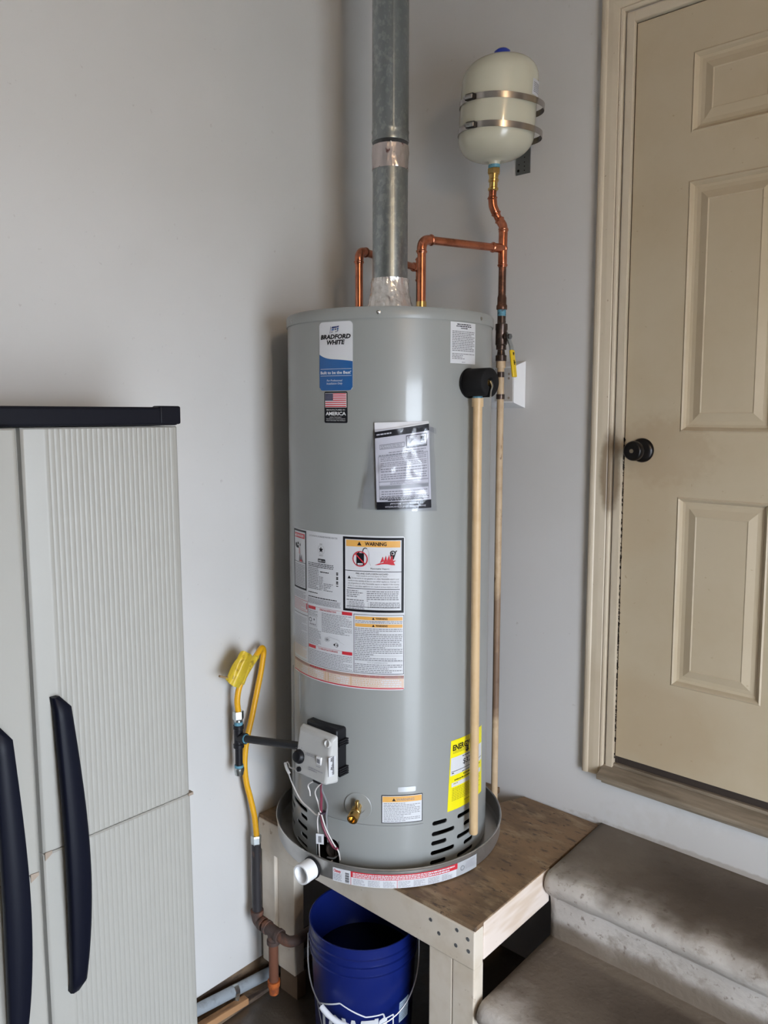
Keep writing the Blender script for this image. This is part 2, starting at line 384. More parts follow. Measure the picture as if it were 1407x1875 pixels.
class Decal(MB):
    """flat print: every mark is laid on a surface by the map fn(u, v, h)"""
    def __init__(s, fn, mats, du=0.008, h0=0.0008, dh=0.00035):
        super().__init__(); s.fn = fn; s.mats = mats; s.du = du; s.h0 = h0; s.dh = dh
    def m(s, name): s.k = s.mats.index(name); return s
    def H(s, L): return s.h0 + s.dh * L
    def strip(s, top, bot, L):                     # two polylines of (u, v)
        n = len(top)
        vs = [s.fn(u, v, s.H(L)) for u, v in top] + [s.fn(u, v, s.H(L)) for u, v in bot]
        return s.add(vs, [(i, i + 1, n + i + 1, n + i) for i in range(n - 1)])
    def rect(s, u0, v0, u1, v1, mt, L=1):
        s.m(mt); n = max(1, math.ceil(abs(u1 - u0) / s.du))
        us = [u0 + (u1 - u0) * i / n for i in range(n + 1)]
        return s.strip([(u, v1) for u in us], [(u, v0) for u in us], L)
    def rrect(s, u0, v0, u1, v1, r, mt, L=0):
        s.m(mt); us = set()
        for k in range(6):
            a = PI / 2 * k / 5; us.add(round(u0 + r - r * math.cos(a), 6)); us.add(round(u1 - r + r * math.cos(a), 6))
        n = max(1, math.ceil((u1 - u0) / s.du))
        for i in range(1, n): us.add(round(u0 + r + (u1 - u0 - 2 * r) * i / n, 6))
        us = sorted(us); top = []; bot = []
        for u in us:
            d = 0
            if u < u0 + r: d = r - math.sqrt(max(0, r * r - (u0 + r - u) ** 2))
            if u > u1 - r: d = r - math.sqrt(max(0, r * r - (u - u1 + r) ** 2))
            top.append((u, v1 - d)); bot.append((u, v0 + d))
        return s.strip(top, bot, L)
    def frame(s, u0, v0, u1, v1, w, mt, L=1):
        s.rect(u0, v0, u1, v0 + w, mt, L); s.rect(u0, v1 - w, u1, v1, mt, L)
        s.rect(u0, v0 + w, u0 + w, v1 - w, mt, L); s.rect(u1 - w, v0 + w, u1, v1 - w, mt, L)
    def poly(s, pts, mt, L=2):
        s.m(mt); return s.add([s.fn(u, v, s.H(L)) for u, v in pts], [tuple(range(len(pts)))])
    def disc(s, u, v, r, mt, L=2, n=20): return s.poly([(u + r * math.cos(2 * PI * i / n), v + r * math.sin(2 * PI * i / n)) for i in range(n)], mt, L)
    def ring(s, u, v, r, w, mt, L=2, n=28):
        s.m(mt)
        o = [(u + r * math.cos(2 * PI * i / n), v + r * math.sin(2 * PI * i / n)) for i in range(n + 1)]
        q = [(u + (r - w) * math.cos(2 * PI * i / n), v + (r - w) * math.sin(2 * PI * i / n)) for i in range(n + 1)]
        return s.strip(o, q, L)
    def line(s, a, b, w, mt, L=2):
        d = Vector((b[0] - a[0], b[1] - a[1])); nrm = Vector((-d.y, d.x)).normalized() * (w / 2)
        return s.poly([(a[0] - nrm.x, a[1] - nrm.y), (b[0] - nrm.x, b[1] - nrm.y), (b[0] + nrm.x, b[1] + nrm.y), (a[0] + nrm.x, a[1] + nrm.y)], mt, L)
    def text(s, t, u, v, h, mt, L=2, align='C', width=None, bold=0.0, shear=0.0, flip=False):
        """h = cap height; (u, v) = baseline centre / left"""
        V, Fc, x0, x1, y0, y1 = glyphs(t, bold, shear)
        k = h / 0.70; kx = k if width is None else width / (x1 - x0)
        off = {'C': -(x0 + x1) / 2, 'L': -x0, 'R': -x1}[align]
        s.m(mt); sg = -1 if flip else 1
        return s.add([s.fn(u + sg * (x + off) * kx, v + sg * y * k, s.H(L)) for x, y in V], Fc)
    def greek(s, u0, u1, v1, v0, n, mt, L=2, fill=0.5, seed=0, last=0.6):
        """print far too small to read: n lines of word-length dashes"""
        rng = random.Random(seed); pitch_ = (v1 - v0) / n
        s.m(mt)
        for i in range(n):
            v = v1 - pitch_ * (i + 0.5); hh = pitch_ * fill / 2
            u = u0; e = u1 if rng.random() < 0.7 else u0 + (u1 - u0) * rng.uniform(last, 1)
            while u < e - 0.0015:
                w = min(rng.uniform(0.003, 0.010), e - u)
                s.add([s.fn(u, v - hh, s.H(L)), s.fn(u + w, v - hh, s.H(L)), s.fn(u + w, v + hh, s.H(L)), s.fn(u, v + hh, s.H(L))], [(0, 1, 2, 3)])
                u += w + 0.0014
    def warn(s, u, v, h, mt='ink', L=3): s.poly([(u - h * .58, v), (u + h * .58, v), (u, v + h)], mt, L)
    def done(s, name, parent, label=None): return s.build(name, s.mats, parent, smooth=0, label=label)

# ================================================================== SETTING
LW, BW = -1.815, 2.09
X1, Y0, CEIL = OPEN['x'], -5.6, 3.25
def struct(name, mb, mt, **k): return tag(mb.build(name, mt, None, smooth=0, **k), kind='structure')
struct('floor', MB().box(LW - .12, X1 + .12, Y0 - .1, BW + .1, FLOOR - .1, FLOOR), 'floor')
tag(MB().box(X1 + .12, X1 + 14, -12, 12, FLOOR - .12, FLOOR - .02).build('driveway', 'ground', smooth=0), kind='structure')
struct('wall_left', MB().box(LW - .1, LW, Y0, BW + .1, 0.115, CEIL), 'wall')
struct('baseboard_left', MB().box(LW - .1, LW - .004, Y0, BW, FLOOR, 0.1148), 'curb')
DL, DR, DT, DB = -0.990, -0.105, 2.868, 0.722         # opening in the door wall
w = MB(); w.box(LW, DL, BW, BW + .12, FLOOR, CEIL); w.box(DR, X1, BW, BW + .12, FLOOR, CEIL)
w.box(DL, DR, BW, BW + .12, DT, CEIL); w.box(DL, DR, BW, BW + .12, FLOOR, DB)
struct('wall_right', w, 'wall_low')
struct('wall_rear', MB().box(LW - .1, X1 + .1, Y0 - .1, Y0, FLOOR, CEIL), 'rear')
w = MB(); w.box(X1, X1 + .12, Y0, OPEN['y0'], FLOOR, CEIL); w.box(X1, X1 + .12, OPEN['y1'], BW + .1, FLOOR, CEIL)
w.box(X1, X1 + .12, OPEN['y0'], OPEN['y1'], OPEN['z1'], CEIL)
struct('wall_front', w, 'rear')
struct('ceiling', MB().box(LW - .1, X1 + .12, Y0 - .1, BW + .12, CEIL, CEIL + .1), 'ceil')

# ---- door with six raised panels
dl, dr, db, dt = -0.965, -0.127, 0.808, 2.838
yf = BW + 0.004
pc = [(-0.812, -0.578), (-0.514, -0.280)]
pr = [(1.055, 1.578), (1.752, 2.402), (2.522, 2.722)]
mb = MB()
xs = [dl] + [v for p in pc for v in p] + [dr]; zs = [db] + [v for p in pr for v in p] + [dt]
for i in range(5):
    for j in range(7):
        a, b, c, d = xs[i], xs[i + 1], zs[j], zs[j + 1]
        if i % 2 == 1 and j % 2 == 1:
            lv = [(0, 0), (.004, -.003), (.008, .001), (.013, .009), (.020, .0105), (.030, .0095), (.050, .002), (.053, .0035)]
            P = []
            for o, dp in lv: P += [(a + o, yf + dp, c + o), (b - o, yf + dp, c + o), (b - o, yf + dp, d - o), (a + o, yf + dp, d - o)]
            fs = [(4 * k + q, 4 * k + (q + 1) % 4, 4 * k + 4 + (q + 1) % 4, 4 * k + 4 + q) for k in range(len(lv) - 1) for q in range(4)]
            n = 4 * (len(lv) - 1); fs.append((n, n + 1, n + 2, n + 3)); mb.add(P, fs)
        else: mb.add([(a, yf, c), (b, yf, c), (b, yf, d), (a, yf, d)], [(0, 1, 2, 3)])
mb.add([(dl, yf, db), (dr, yf, db), (dr, yf, dt), (dl, yf, dt), (dl, yf + .04, db), (dr, yf + .04, db), (dr, yf + .04, dt), (dl, yf + .04, dt)],
       [(0, 1, 5, 4), (1, 2, 6, 5), (2, 3, 7, 6), (3, 0, 4, 7), (4, 5, 6, 7)])
door = tag(mb.build('door_1', 'door', smooth=0), 'cream six panel door with dark knob above concrete steps', kind='structure')
# frame around the door: jamb, dark weatherstrip, sill
j = MB(); jo = 0.025
for x0, x1 in ((DL, dl - .004), (dr + .004, DR)): j.box(x0, x1, BW - .008, BW + .118, DB, DT)
j.box(dl - .004, dr + .004, BW - .008, BW + .118, dt + .004, DT)
j.build('door_frame', 'trim', door, smooth=0, bevel=.0012)
g = MB()
for x0, x1 in ((dl - .0045, dl + .004), (dr - .004, dr + .0045)): g.box(x0, x1, yf + .006, yf + .07, DB, dt + .005)
g.box(dl, dr, yf + .006, yf + .07, dt - .003, dt + .0045); g.box(dl, dr, yf + .008, yf + .075, DB, db + .003)
g.build('weatherstrip', 'gasket', door, smooth=0)
rngd = random.Random(5)
g = MB()
for i in range(150):
    z = rngd.uniform(.8, 1.75); rr = rngd.uniform(.0012, .0035)
    g.add([(dl - .002 + rngd.uniform(-.003, .002) + rr * math.cos(a), yf - .0006, z + rr * 1.6 * math.sin(a)) for a in (0, 1.2, 2.3, 3.4, 4.6, 5.5)], [tuple(range(6))])
g.build('flaking_weatherstrip', 'gasket', door, smooth=0)
s = MB()
s.add([(-1.000, 2.044, .743), (-.085, 2.044, .743), (-.085, 2.044, .757), (-1.000, 2.044, .757), (-1.000, BW - .001, .743), (-.085, BW - .001, .743), (-.085, BW - .001, .778), (-1.000, BW - .001, .778)],
      [(0, 1, 2, 3), (4, 7, 6, 5), (3, 2, 6, 7), (0, 4, 5, 1), (0, 3, 7, 4), (1, 5, 6, 2)])
s.box(dl - .02, dr + .02, BW, BW + .1, .724, .785)
s.box(-.99, -.095, 2.056, BW - .001, .732, .7425)
s.build('door_sill', 'sill', door, smooth=0, bevel=.003)
# knob
kc = Vector((-0.9142, yf, 1.700))
k = MB(); k.lathe([(.0335, 0), (.0335, .003), (.031, .008), (.022, .011), (.013, .014), (.0115, .030), (.014, .036), (.022, .040), (.0265, .048), (.0275, .056), (.0255, .064), (.021, .068), (.0, .069)], kc, (0, -1, 0), 40)
kn = k.build('door_knob', 'knob', door, smooth=50, label='dark bronze round knob')
MB().lathe([(.0055, .0), (.0055, .0025), (.004, .003), (0, .003)], kc + Vector((0, -.068, 0)), (0, -1, 0), 20).build('keyhole', 'knobface', kn)
# casing: profile swept round the opening with mitred corners
prof = [(0, .000), (0, .009), (.003, .013), (.008, .014), (.012, .0115), (.014, .0135), (.030, .016), (.044, .0165), (.047, .0195), (.052, .021), (.058, .0205), (.063, .018), (.066, .012), (.066, 0)]
oi = 0.010                                            # reveal
L_, R_, T_, B_ = DL - oi + .004, DR + oi - .004, DT + oi - .004, .742
mb = MB(); n = len(prof)
path = [((L_, B_), (-1, 0)), ((L_, T_), (-1, 1)), ((R_, T_), (1, 1)), ((R_, B_), (1, 0))]
for (x, z), (ox, oz) in path: mb.v += [Vector((x + ox * o, BW - h, z + oz * o)) for o, h in prof]
for q in range(3):
    for i in range(n - 1): mb.f.append((q * n + i, q * n + i + 1, (q + 1) * n + i + 1, (q + 1) * n + i)); mb.mi.append(0)
mb.f.append(tuple(range(n))); mb.mi.append(0); mb.f.append(tuple(3 * n + i for i in range(n))); mb.mi.append(0)
struct('trim_1', mb, 'trim')

# ---- concrete steps
mb = MB()
pf = [(BW - .001, .592)]
def nose(y, z, rr=.030):
    out = [(y + .10, z + .001), (y + rr, z)]
    for i in range(1, 7):
        a = PI / 2 * i / 6; out.append((y + rr - rr * math.sin(a), z - rr + rr * math.cos(a)))
    out += [(y + .004, z - .045), (y + .018, z - .062), (y + .036, z - .078), (y + .041, z - .10)]
    return out
pf += nose(1.745, .592); pf += [(1.788, .415), (1.786, .402)]
pf += nose(1.440, .400); pf += [(1.483, .225), (1.481, .212)]
pf += nose(1.135, .208); pf += [(1.178, FLOOR + .001)]
pf += [(BW - .001, FLOOR + .001)]
XL, XR, NX = -1.0, 0.75, 48
cols = [XL, XL + .004, XL + .012, XL + .025] + [XL + .05 + (XR - XL - .05) * (i / NX) for i in range(NX + 1)]
ins = [.016, .007, .002, 0] + [0] * (NX + 1)
# ring of points, inset near the left end so the arris is worn round
cyc, czc = 1.8, .2
n = len(pf)
vs = []
for ci, x in enumerate(cols):
    for (y, z) in pf:
        yy, zz = y, z
        if y < BW - .01 and z > FLOOR + .01:
            nz = mnoise.noise(Vector((x * 3, y * 4, z * 4))) * .004 + mnoise.noise(Vector((x * 14, y * 14, z * 14))) * .0022
            yy = y + ins[ci] + nz; zz = z - ins[ci] * .8 + nz * .8
        vs.append((x, yy, zz))
fs = [(c * n + i, c * n + (i + 1) % n, (c + 1) * n + (i + 1) % n, (c + 1) * n + i) for c in range(len(cols) - 1) for i in range(n)]
fs += [tuple(range(n))[::-1], tuple((len(cols) - 1) * n + i for i in range(n))]
mb.add(vs, fs)
steps = mb.build('concrete_steps', 'step', smooth=30)
tag(steps, 'worn painted concrete steps with dirty brown treads below the cream door', 'steps')
DK = (0.060, 0.042, 0.028)
masked(M['step'], [((.15, 1.985, .60), (1.9, .27, .07), (.095, .070, .048), .93, 9), ((.05, 1.94, .60), (.85, .20, .07), DK, .9, 5), ((-.93, 1.97, .60), (.12, .2, .05), (.16, .13, .10), .6, 14),
                   ((.15, 1.69, .405), (1.9, .26, .06), (.105, .077, .053), .93, 9), ((-.25, 1.66, .405), (.62, .17, .06), DK, .85, 6),
                   ((-.3, 1.35, .21), (1.8, .26, .05), DK, .85, 7), ((-.5, 1.79, .40), (.9, .05, .05), (.20, .16, .12), .6, 12)])

# ================================================================== HEATER STAND
ZS = .585
st = thing('heater_stand', 'painted lumber platform with dirty plywood top under the water heater', 'stand', (-1.4, 1.77, FLOOR))
mb = MB()
xl, xr, yfr, ybk = -1.808, -1.006, 1.452, 2.086
poly = [(xl, yfr), (xr, yfr), (xr, ybk), (-1.262, ybk), (-1.288, 2.03), (-1.305, 1.982), (-1.345, 1.982), (-1.355, ybk), (xl, ybk)]
mb.prism([(x, y, ZS - .018) for x, y in poly], (0, 0, .018))
mb.build('plywood_top', 'ply', st, smooth=0, bevel=.0015)
mb = MB(); mb.box(xl, xr + .001, yfr - .004, yfr + .034, .478, ZS - .010)
fr_ = mb.build('front_rail', 'rail', st, smooth=0, bevel=.003)
mb = MB(); mb.box(xr - .034, xr + .002, yfr + .0345, 1.797, .486, ZS - .003)
mb.build('side_rail', 'rail2', st, smooth=0, bevel=.003)
MB().box(xl, xl + .036, yfr + .0345, ybk, .478, ZS - .0185).build('side_rail', 'rail', st, smooth=0, bevel=.003)
MB().box(xl + .037, -1.36, ybk - .038, ybk, .478, ZS - .0185).build('rear_rail', 'rail', st, smooth=0, bevel=.003)
mb = MB(); mb.box(-1.146, -1.0735, yfr + .0015, yfr + .040, FLOOR, .4775); mb.build('post', 'rail', st, smooth=0, bevel=.003)
mb = MB(); mb.box(-1.0725, xr - .002, yfr + .0005, yfr + .040, FLOOR, .4775); mb.build('post', 'rail', st, smooth=0, bevel=.003)
mb = MB(); mb.box(xl + .008, -1.740, yfr + .001, yfr + .040, .118, .4775); mb.build('post', 'rail', st, smooth=0, bevel=.003)
mb = MB(); mb.box(-1.7395, -1.664, yfr + .012, yfr + .050, .118, .4775); mb.build('post', 'rail', st, smooth=0, bevel=.003)
mb = MB(); mb.box(-1.7395, -1.664, yfr + .020, yfr + .055, FLOOR, .1175); mb.build('footing_block', 'lumberdark', st, smooth=0)
mb = MB(); mb.box(-1.09, xr - .036, ybk - .078, ybk - .039, FLOOR, .4775); mb.build('post', 'lumberdark', st, smooth=0)
for px, py in ((789, 1684), (804, 1709), (837, 1703), (835, 1731), (857, 1720), (858, 1742)):
    p = on(1, yfr - .004, px, py)
    MB().lathe([(.0052, -.001), (.0052, .0003), (.004, .0010), (.0025, .0005), (0, .0005)], p, (0, -1, 0), 12).build('screw', 'bracket', st)

# ================================================================== DRAIN PAN
TC = Vector((-1.4767, 1.6746, 0))
PR = .329
pan = thing('drain_pan', 'round shallow aluminium drain pan with white outlet under the water heater', 'pan', (TC.x, TC.y, ZS))
mb = MB(); mb.lathe([(0, ZS + .0005), (PR - .012, ZS + .0005), (PR - .004, ZS + .003), (PR - .001, ZS + .010), (PR, ZS + .048), (PR + .0025, ZS + .050), (PR + .003, ZS + .0525), (PR + .001, ZS + .0545), (PR - .0025, ZS + .053), (PR - .003, ZS + .048), (PR - .004, ZS + .010), (PR - .010, ZS + .0035), (0, ZS + .003)], (TC.x, TC.y, 0), seg=128)
mb.build('pan_body', 'pan', pan, smooth=40)
def cylmap(c, r, flip=False):
    def fn(u, v, h):                                   # u = arc length from -90 degrees
        a = u / r
        return Vector((c.x + (r + h) * math.cos(a), c.y + (r + h) * math.sin(a), v))
    return fn
A = lambda deg, r=.285: rad(deg) * r
D = Decal(cylmap(TC, PR), ['lab', 'red', 'ink', 'txt', 'silver', 'txtl'], h0=.0012)
u0, u1 = A(-74.7, PR), A(-3, PR); v0, v1 = .5895, .6262
D.rect(u0, v0, A(-16, PR), v1, 'lab', 0); D.rect(A(-16, PR), v0, u1, v1, 'silver', 0)
D.rect(A(-65.6, PR), v1 - .0155, A(-15.4, PR), v1, 'red', 1)
D.rect(A(-65.8, PR), v0, A(-65.6, PR), v1, 'red', 1); D.rect(A(-44.8, PR), v0, A(-44.6, PR), v1 - .016, 'red', 1)
D.text('Oatey', u0 + .003, v1 - .011, .0075, 'red', 2, 'L', width=.021, bold=.02)
D.greek(u0 + .003, u0 + .026, v1 - .014, v0 + .003, 5, 'txtl', 2, seed=2)
for i in range(12): D.rect(u0 + .036, v0 + .003 + i * .0023, u0 + .047, v0 + .003 + i * .0023 + (.0014 if i % 3 else .0007), 'ink', 2)
D.greek(A(-64.8, PR), A(-30, PR), v1 - .002, v1 - .0145, 3, 'lab', 2, seed=3, fill=.6, last=.9)
D.greek(A(-30, PR), A(-17, PR), v1 - .002, v1 - .0145, 2, 'lab', 2, seed=9, fill=.6)
for q in range(7):
    a = A(-64.6 + q * 6.8, PR); D.greek(a, a + .031, v1 - .018, v0 + .002, 6, 'txtl', 2, seed=20 + q, fill=.45)
D.ring(A(-12.5, PR), v0 + .018, .0065, .001, 'ink', 2)
D.greek(A(-10.5, PR), A(-4, PR), v1 - .005, v0 + .010, 5, 'txtl', 2, seed=33)
D.done('pan_label', pan, 'white and red printed strip label')
oa = rad(-86.6); od = Vector((math.cos(oa), math.sin(oa), 0))
oc = Vector((TC.x, TC.y, ZS + .0165)) + od * (PR - .001)
mb = MB(); mb.lathe([(.0285, 0), (.0285, .004), (.0225, .0045), (.0225, .006), (.0262, .0065), (.0268, .042), (.0258, .0445), (.0215, .0445), (.0205, .042), (.0200, .014), (0, .013)], oc, od, 48)
mb.build('outlet_fitting', 'pvc', pan, smooth=40, label='white plastic outlet fitting')
mb = MB(); mb.lathe([(.0282, -.0005), (.0292, .001), (.0292, .0035), (.0282, .0048)], oc + od * .0, od, 40); mb.build('gasket', 'blackplastic', pan)

# ================================================================== WATER HEATER
ZT = 1.8 + .2614
wh = thing('water_heater', 'tall grey gas water heater standing in a metal pan on the plywood stand', 'water heater', (TC.x, TC.y, ZS + .004))
RJ = .2850
def capsule_cutter(bm_v, bm_f, ul, vl, ur, vr, hw, r=RJ, dep=.012):
    """rounded slot between two points of the jacket surface, as a radial prism"""
    n = 8; d = Vector((ur - ul, vr - vl)); L = d.length; d.normalize(); nn = Vector((-d.y, d.x)); out = []
    for i in range(n + 1):
        a = PI / 2 + PI * i / n; out.append((ul + hw * (d.x * math.cos(a) + nn.x * math.sin(a)), vl + hw * (d.y * math.cos(a) + nn.y * math.sin(a))))
    out_r = []
    for i in range(n + 1):
        a = -PI / 2 + PI * i / n; out_r.append((ur + hw * (d.x * math.cos(a) + nn.x * math.sin(a)), vr + hw * (d.y * math.cos(a) + nn.y * math.sin(a))))
    # strip from left arc to right arc, split so that it follows the curve
    pts = out + out_r; m_ = len(pts); b = len(bm_v)
    fn = cylmap(TC, r)
    bm_v += [fn(u, v, dep) for u, v in pts] + [fn(u, v, -dep) for u, v in pts]
    bm_f.append(tuple(b + i for i in range(m_))); bm_f.append(tuple(b + m_ + i for i in range(m_))[::-1])
    for i in range(m_): bm_f.append((b + i, b + (i + 1) % m_, b + m_ + (i + 1) % m_, b + m_ + i))
mb = MB()
mb.lathe([(RJ, .600), (RJ, .740), (RJ, 2.034), (RJ - .0025, 2.034), (RJ - .0025, .740), (RJ - .0025, .600)], (TC.x, TC.y, 0), seg=180, closed=True)
me = mb.mesh('jacket', 'jacket')
cv, cf = [], []
HWS = .0060
SL = [(-24.6, -15.9, .7245), (-24.9, -10.5, .6955), (-25.2, -16.0, .670), (-25.5, -10.5, .6435), (-25.8, -16.4, .617),
      (-8.0, 4.0, .7215), (-2.8, 5.5, .692), (-8.2, 3.0, .6645), (-2.6, 6.0, .638), (-8.0, 6.0, .611)]
for a, b, z in SL: capsule_cutter(cv, cf, A(a) + .005, z, A(b) - .005, z, HWS)
SL2 = [(-119.5, -100.4, .7145), (-108, -100.4, .690), (-113.3, -100.5, .661), (-107.5, -100.5, .636), (-113.4, -100.5, .608),
       (-132, -117.4, .689), (-132, -123, .7145), (-132, -118.5, .633), (-132, -123, .661)]
for a, b, z in SL2: capsule_cutter(cv, cf, A(a) + .005, z, A(b) - .005, z, HWS)
# arched access hole left of the burner plate
pts = [(A(-92), .596), (A(-76), .596), (A(-76), .652)] + [(A(-80) + .0199 * math.cos(t), .652 + .020 * math.sin(t)) for t in (.35, .7, 1.05, 1.4)] + [(A(-92) + .012, .668), (A(-92) + .004, .655), (A(-92), .655)]
fnj = cylmap(TC, RJ); b = len(cv); m_ = len(pts)
cv += [fnj(u, v, .012) for u, v in pts] + [fnj(u, v, -.012) for u, v in pts]
cf.append(tuple(b + i for i in range(m_))); cf.append(tuple(b + m_ + i for i in range(m_))[::-1])
for i in range(m_): cf.append((b + i, b + (i + 1) % m_, b + m_ + (i + 1) % m_, b + m_ + i))
# round hole for the drain valve
dpos = Vector((A(-64.9), .7790)); pts = [(dpos.x + .017 * math.cos(t * PI / 10), dpos.y + .017 * math.sin(t * PI / 10)) for t in range(20)]
b = len(cv); m_ = 20
cv += [fnj(u, v, .012) for u, v in pts] + [fnj(u, v, -.012) for u, v in pts]
cf.append(tuple(b + i for i in range(m_))); cf.append(tuple(b + m_ + i for i in range(m_))[::-1])
for i in range(m_): cf.append((b + i, b + (i + 1) % m_, b + m_ + (i + 1) % m_, b + m_ + i))
cut = bpy.data.meshes.new('cut'); cut.from_pydata([tuple(p) for p in cv], [], cf)
bm = bmesh.new(); bm.from_mesh(cut); bmesh.ops.triangulate(bm, faces=[f for f in bm.faces if len(f.verts) > 4]); bmesh.ops.recalc_face_normals(bm, faces=bm.faces); bm.to_mesh(cut); bm.free()
co_ = bpy.data.objects.new('cut', cut); jo_ = bpy.data.objects.new('jacket_work', me)
COL.objects.link(co_); COL.objects.link(jo_)
bmod = jo_.modifiers.new('b', 'BOOLEAN'); bmod.operation = 'DIFFERENCE'; bmod.object = co_; bmod.solver = 'EXACT'
dg = bpy.context.evaluated_depsgraph_get()
jm = bpy.data.meshes.new_from_object(jo_.evaluated_get(dg))
bpy.data.objects.remove(jo_); bpy.data.objects.remove(co_)
jm.name = 'jacket'
while len(jm.materials) > 1: jm.materials.pop()
for p in jm.polygons: p.material_index = 0
for v in jm.vertices: v.co -= Vector(wh.location)
jm.polygons.foreach_set('use_smooth', [True] * len(jm.polygons)); jm.set_sharp_from_angle(angle=rad(30))
jk = bpy.data.objects.new('jacket', jm); COL.objects.link(jk); jk.parent = wh
MB().lathe([(.245, .596), (.245, 2.0)], (TC.x, TC.y, 0), seg=48).build('dark_core', 'black', wh)  # black core added so the slots look dark inside
MB().lathe([(0, .6045), (.2815, .6045), (.2815, .6055), (0, .6055)], (TC.x, TC.y, 0), seg=64).build('dark_base_disc', 'black', wh)  # black disc added over the base ring to darken the slots
MB().lathe([(.20, .5886), (.20, .598), (.2815, .598), (.2815, .604), (.2, .604)], (TC.x, TC.y, 0), seg=96).build('base_ring', 'jacket2', wh)
mb = MB(); mb.lathe([(RJ + .0001, 2.0335), (RJ + .0028, 2.0325), (RJ + .0034, 2.034), (RJ + .0030, ZT - .004), (RJ, ZT), (RJ - .004, ZT), (RJ - .006, ZT - .004), (0, ZT - .004)], (TC.x, TC.y, 0), seg=160)
mb.build('top_cap', 'jacket2', wh, smooth=40)
for a, z in ((-112.8, 2.0425), (-54.1, 2.0465), (7.0, 2.0455), (65, 2.046), (125, 2.046)):
    d = Vector((math.cos(rad(a)), math.sin(rad(a)), 0)); p = Vector((TC.x, TC.y, z)) + d * (RJ + .0031)
    MB().lathe([(.0052, 0), (.0052, .0012), (.0032, .0016), (.0036, .0030), (.0016, .0036), (.0, .0030)], p, d, 14).build('cap_screw', 'screw', wh)
# burner access plate (proud of the jacket) and seam
mb = MB(); fnj = cylmap(TC, RJ)
def curved_slab(mb, ua, ub, va, vb, h0, h1, n=24, fn=fnj):
    us = [ua + (ub - ua) * i / n for i in range(n + 1)]
    vs = []
    for u in us: vs += [fn(u, va, h0), fn(u, va, h1), fn(u, vb, h1), fn(u, vb, h0)]
    fs = [(4 * i + q, 4 * i + (q + 1) % 4, 4 * i + 4 + (q + 1) % 4, 4 * i + 4 + q) for i in range(n) for q in range(4)]
    fs += [(0, 1, 2, 3), (4 * n + 3, 4 * n + 2, 4 * n + 1, 4 * n)]
    return mb.add(vs, fs)
curved_slab(mb, A(-75.8), A(-30.3), .6155, .731, .0004, .0022)
curved_slab(mb, A(-90.5), A(-75.8), .673, .731, .0004, .0022, 8)
mb.build('burner_access_plate', 'jacket', wh, smooth=40)
mb = MB(); curved_slab(mb, A(-90.5), A(-30.2), .7309, .7322, .0002, .0024); mb.build('plate_seam', 'labgrey', wh)
# vertical jacket crease behind the control valve
mb = MB(); curved_slab(mb, A(-107.6), A(-107.2), .98, 1.10, .0001, .0012, 2); curved_slab(mb, A(-118.2), A(-117.9), .745, 1.10, .0001, .0012, 2); mb.build('jacket_seam', 'jacket2', wh)
# gas line and sight glass seen in the access hole
hc = fnj(A(-82), .632, -.016); hd = Vector((math.cos(rad(-82)), math.sin(rad(-82)), 0))
mb = MB(); mb.lathe([(.0215, 0), (.0225, .004), (.0185, .010), (.015, .011), (.014, .004), (0, .003)], hc, hd, 28); mb.build('burner_fitting', 'gasket', wh)
MB().tube(smooth_path([fnj(A(-86), .604, -.014), fnj(A(-84), .612, -.004), fnj(A(-80), .616, -.004), fnj(A(-77.5), .628, -.012)]), .0022, 8).build('pilot_tube', 'wireg', wh)

# ---- labels
L = ['lab', 'labgrey', 'ink', 'txt', 'labblue', 'labnavy', 'white']
D = Decal(cylmap(TC, RJ), L); ua, ub = A(-87.1), A(-67.3); va, vb = 1.8575, 2.0275; um = (ua + ub) / 2; W_ = ub - ua
D.rrect(ua - .0016, va - .0016, ub + .0016, vb + .0016, .0115, 'labgrey', 0)
D.rrect(ua, va, ub, vb, .010, 'lab', 1)
us = [ua + .0002 + (W_ - .0004) * i / 20 for i in range(21)]
def corner(u):
    r = .010; d = 0
    if u < ua + r: d = r - math.sqrt(max(0, r * r - (ua + r - u) ** 2))
    if u > ub - r: d = r - math.sqrt(max(0, r * r - (u - ub + r) ** 2))
    return d
def wave(t): return 1.9255 + .0225 * (1 - t) ** 3.2 + .0035 * math.sin(t * PI * 1.35 - 1.1) + .0035
D.m('labblue'); D.strip([(u, wave((u - ua) / W_)) for u in us], [(u, va + corner(u)) for u in us], 2)
D.text('BRADFORD', um, 1.9855, .0105, 'ink', 3, width=.0885, bold=.045, shear=.18)
D.text('WHITE', um + .002, 1.9715, .0105, 'ink', 3, width=.053, bold=.045, shear=.18)
D.text("'", um + .031, 1.978, .004, 'txt', 3)
# waving flag emblem over the name
for k_, (x, y, w_, hh, mt) in enumerate([(-.010, 2.0105, .0085, .0045, 'labnavy'), (-.0015, 2.0118, .0065, .0036, 'labnavy'), (.0055, 2.0128, .0055, .0034, 'labnavy'), (-.0105, 2.0055, .0075, .0036, 'labblue'), (-.001, 2.0065, .0045, .0036, 'labnavy'), (.0055, 2.0070, .0045, .0042, 'labblue'), (-.012, 2.0005, .006, .0026, 'txt'), (.001, 2.001, .004, .003, 'txt'), (.0065, 2.0025, .0025, .004, 'labnavy')]):
    D.poly([(um + x, y), (um + x + w_, y + .0008), (um + x + w_ + .0012, y + hh + .0008), (um + x + .0012, y + hh)], mt, 3)
D.line((um - .012, 2.016), (um - .0145, 1.999), .0012, 'labnavy', 3)
D.rect(ua + .004, 1.9105, ub - .003, 1.9113, 'white', 3); D.rect(ua + .004, 1.8935, ub - .003, 1.8943, 'white', 3)
D.text("Built to be the Best'", um, 1.8985, .0070, 'white', 3, width=.090, bold=.022)
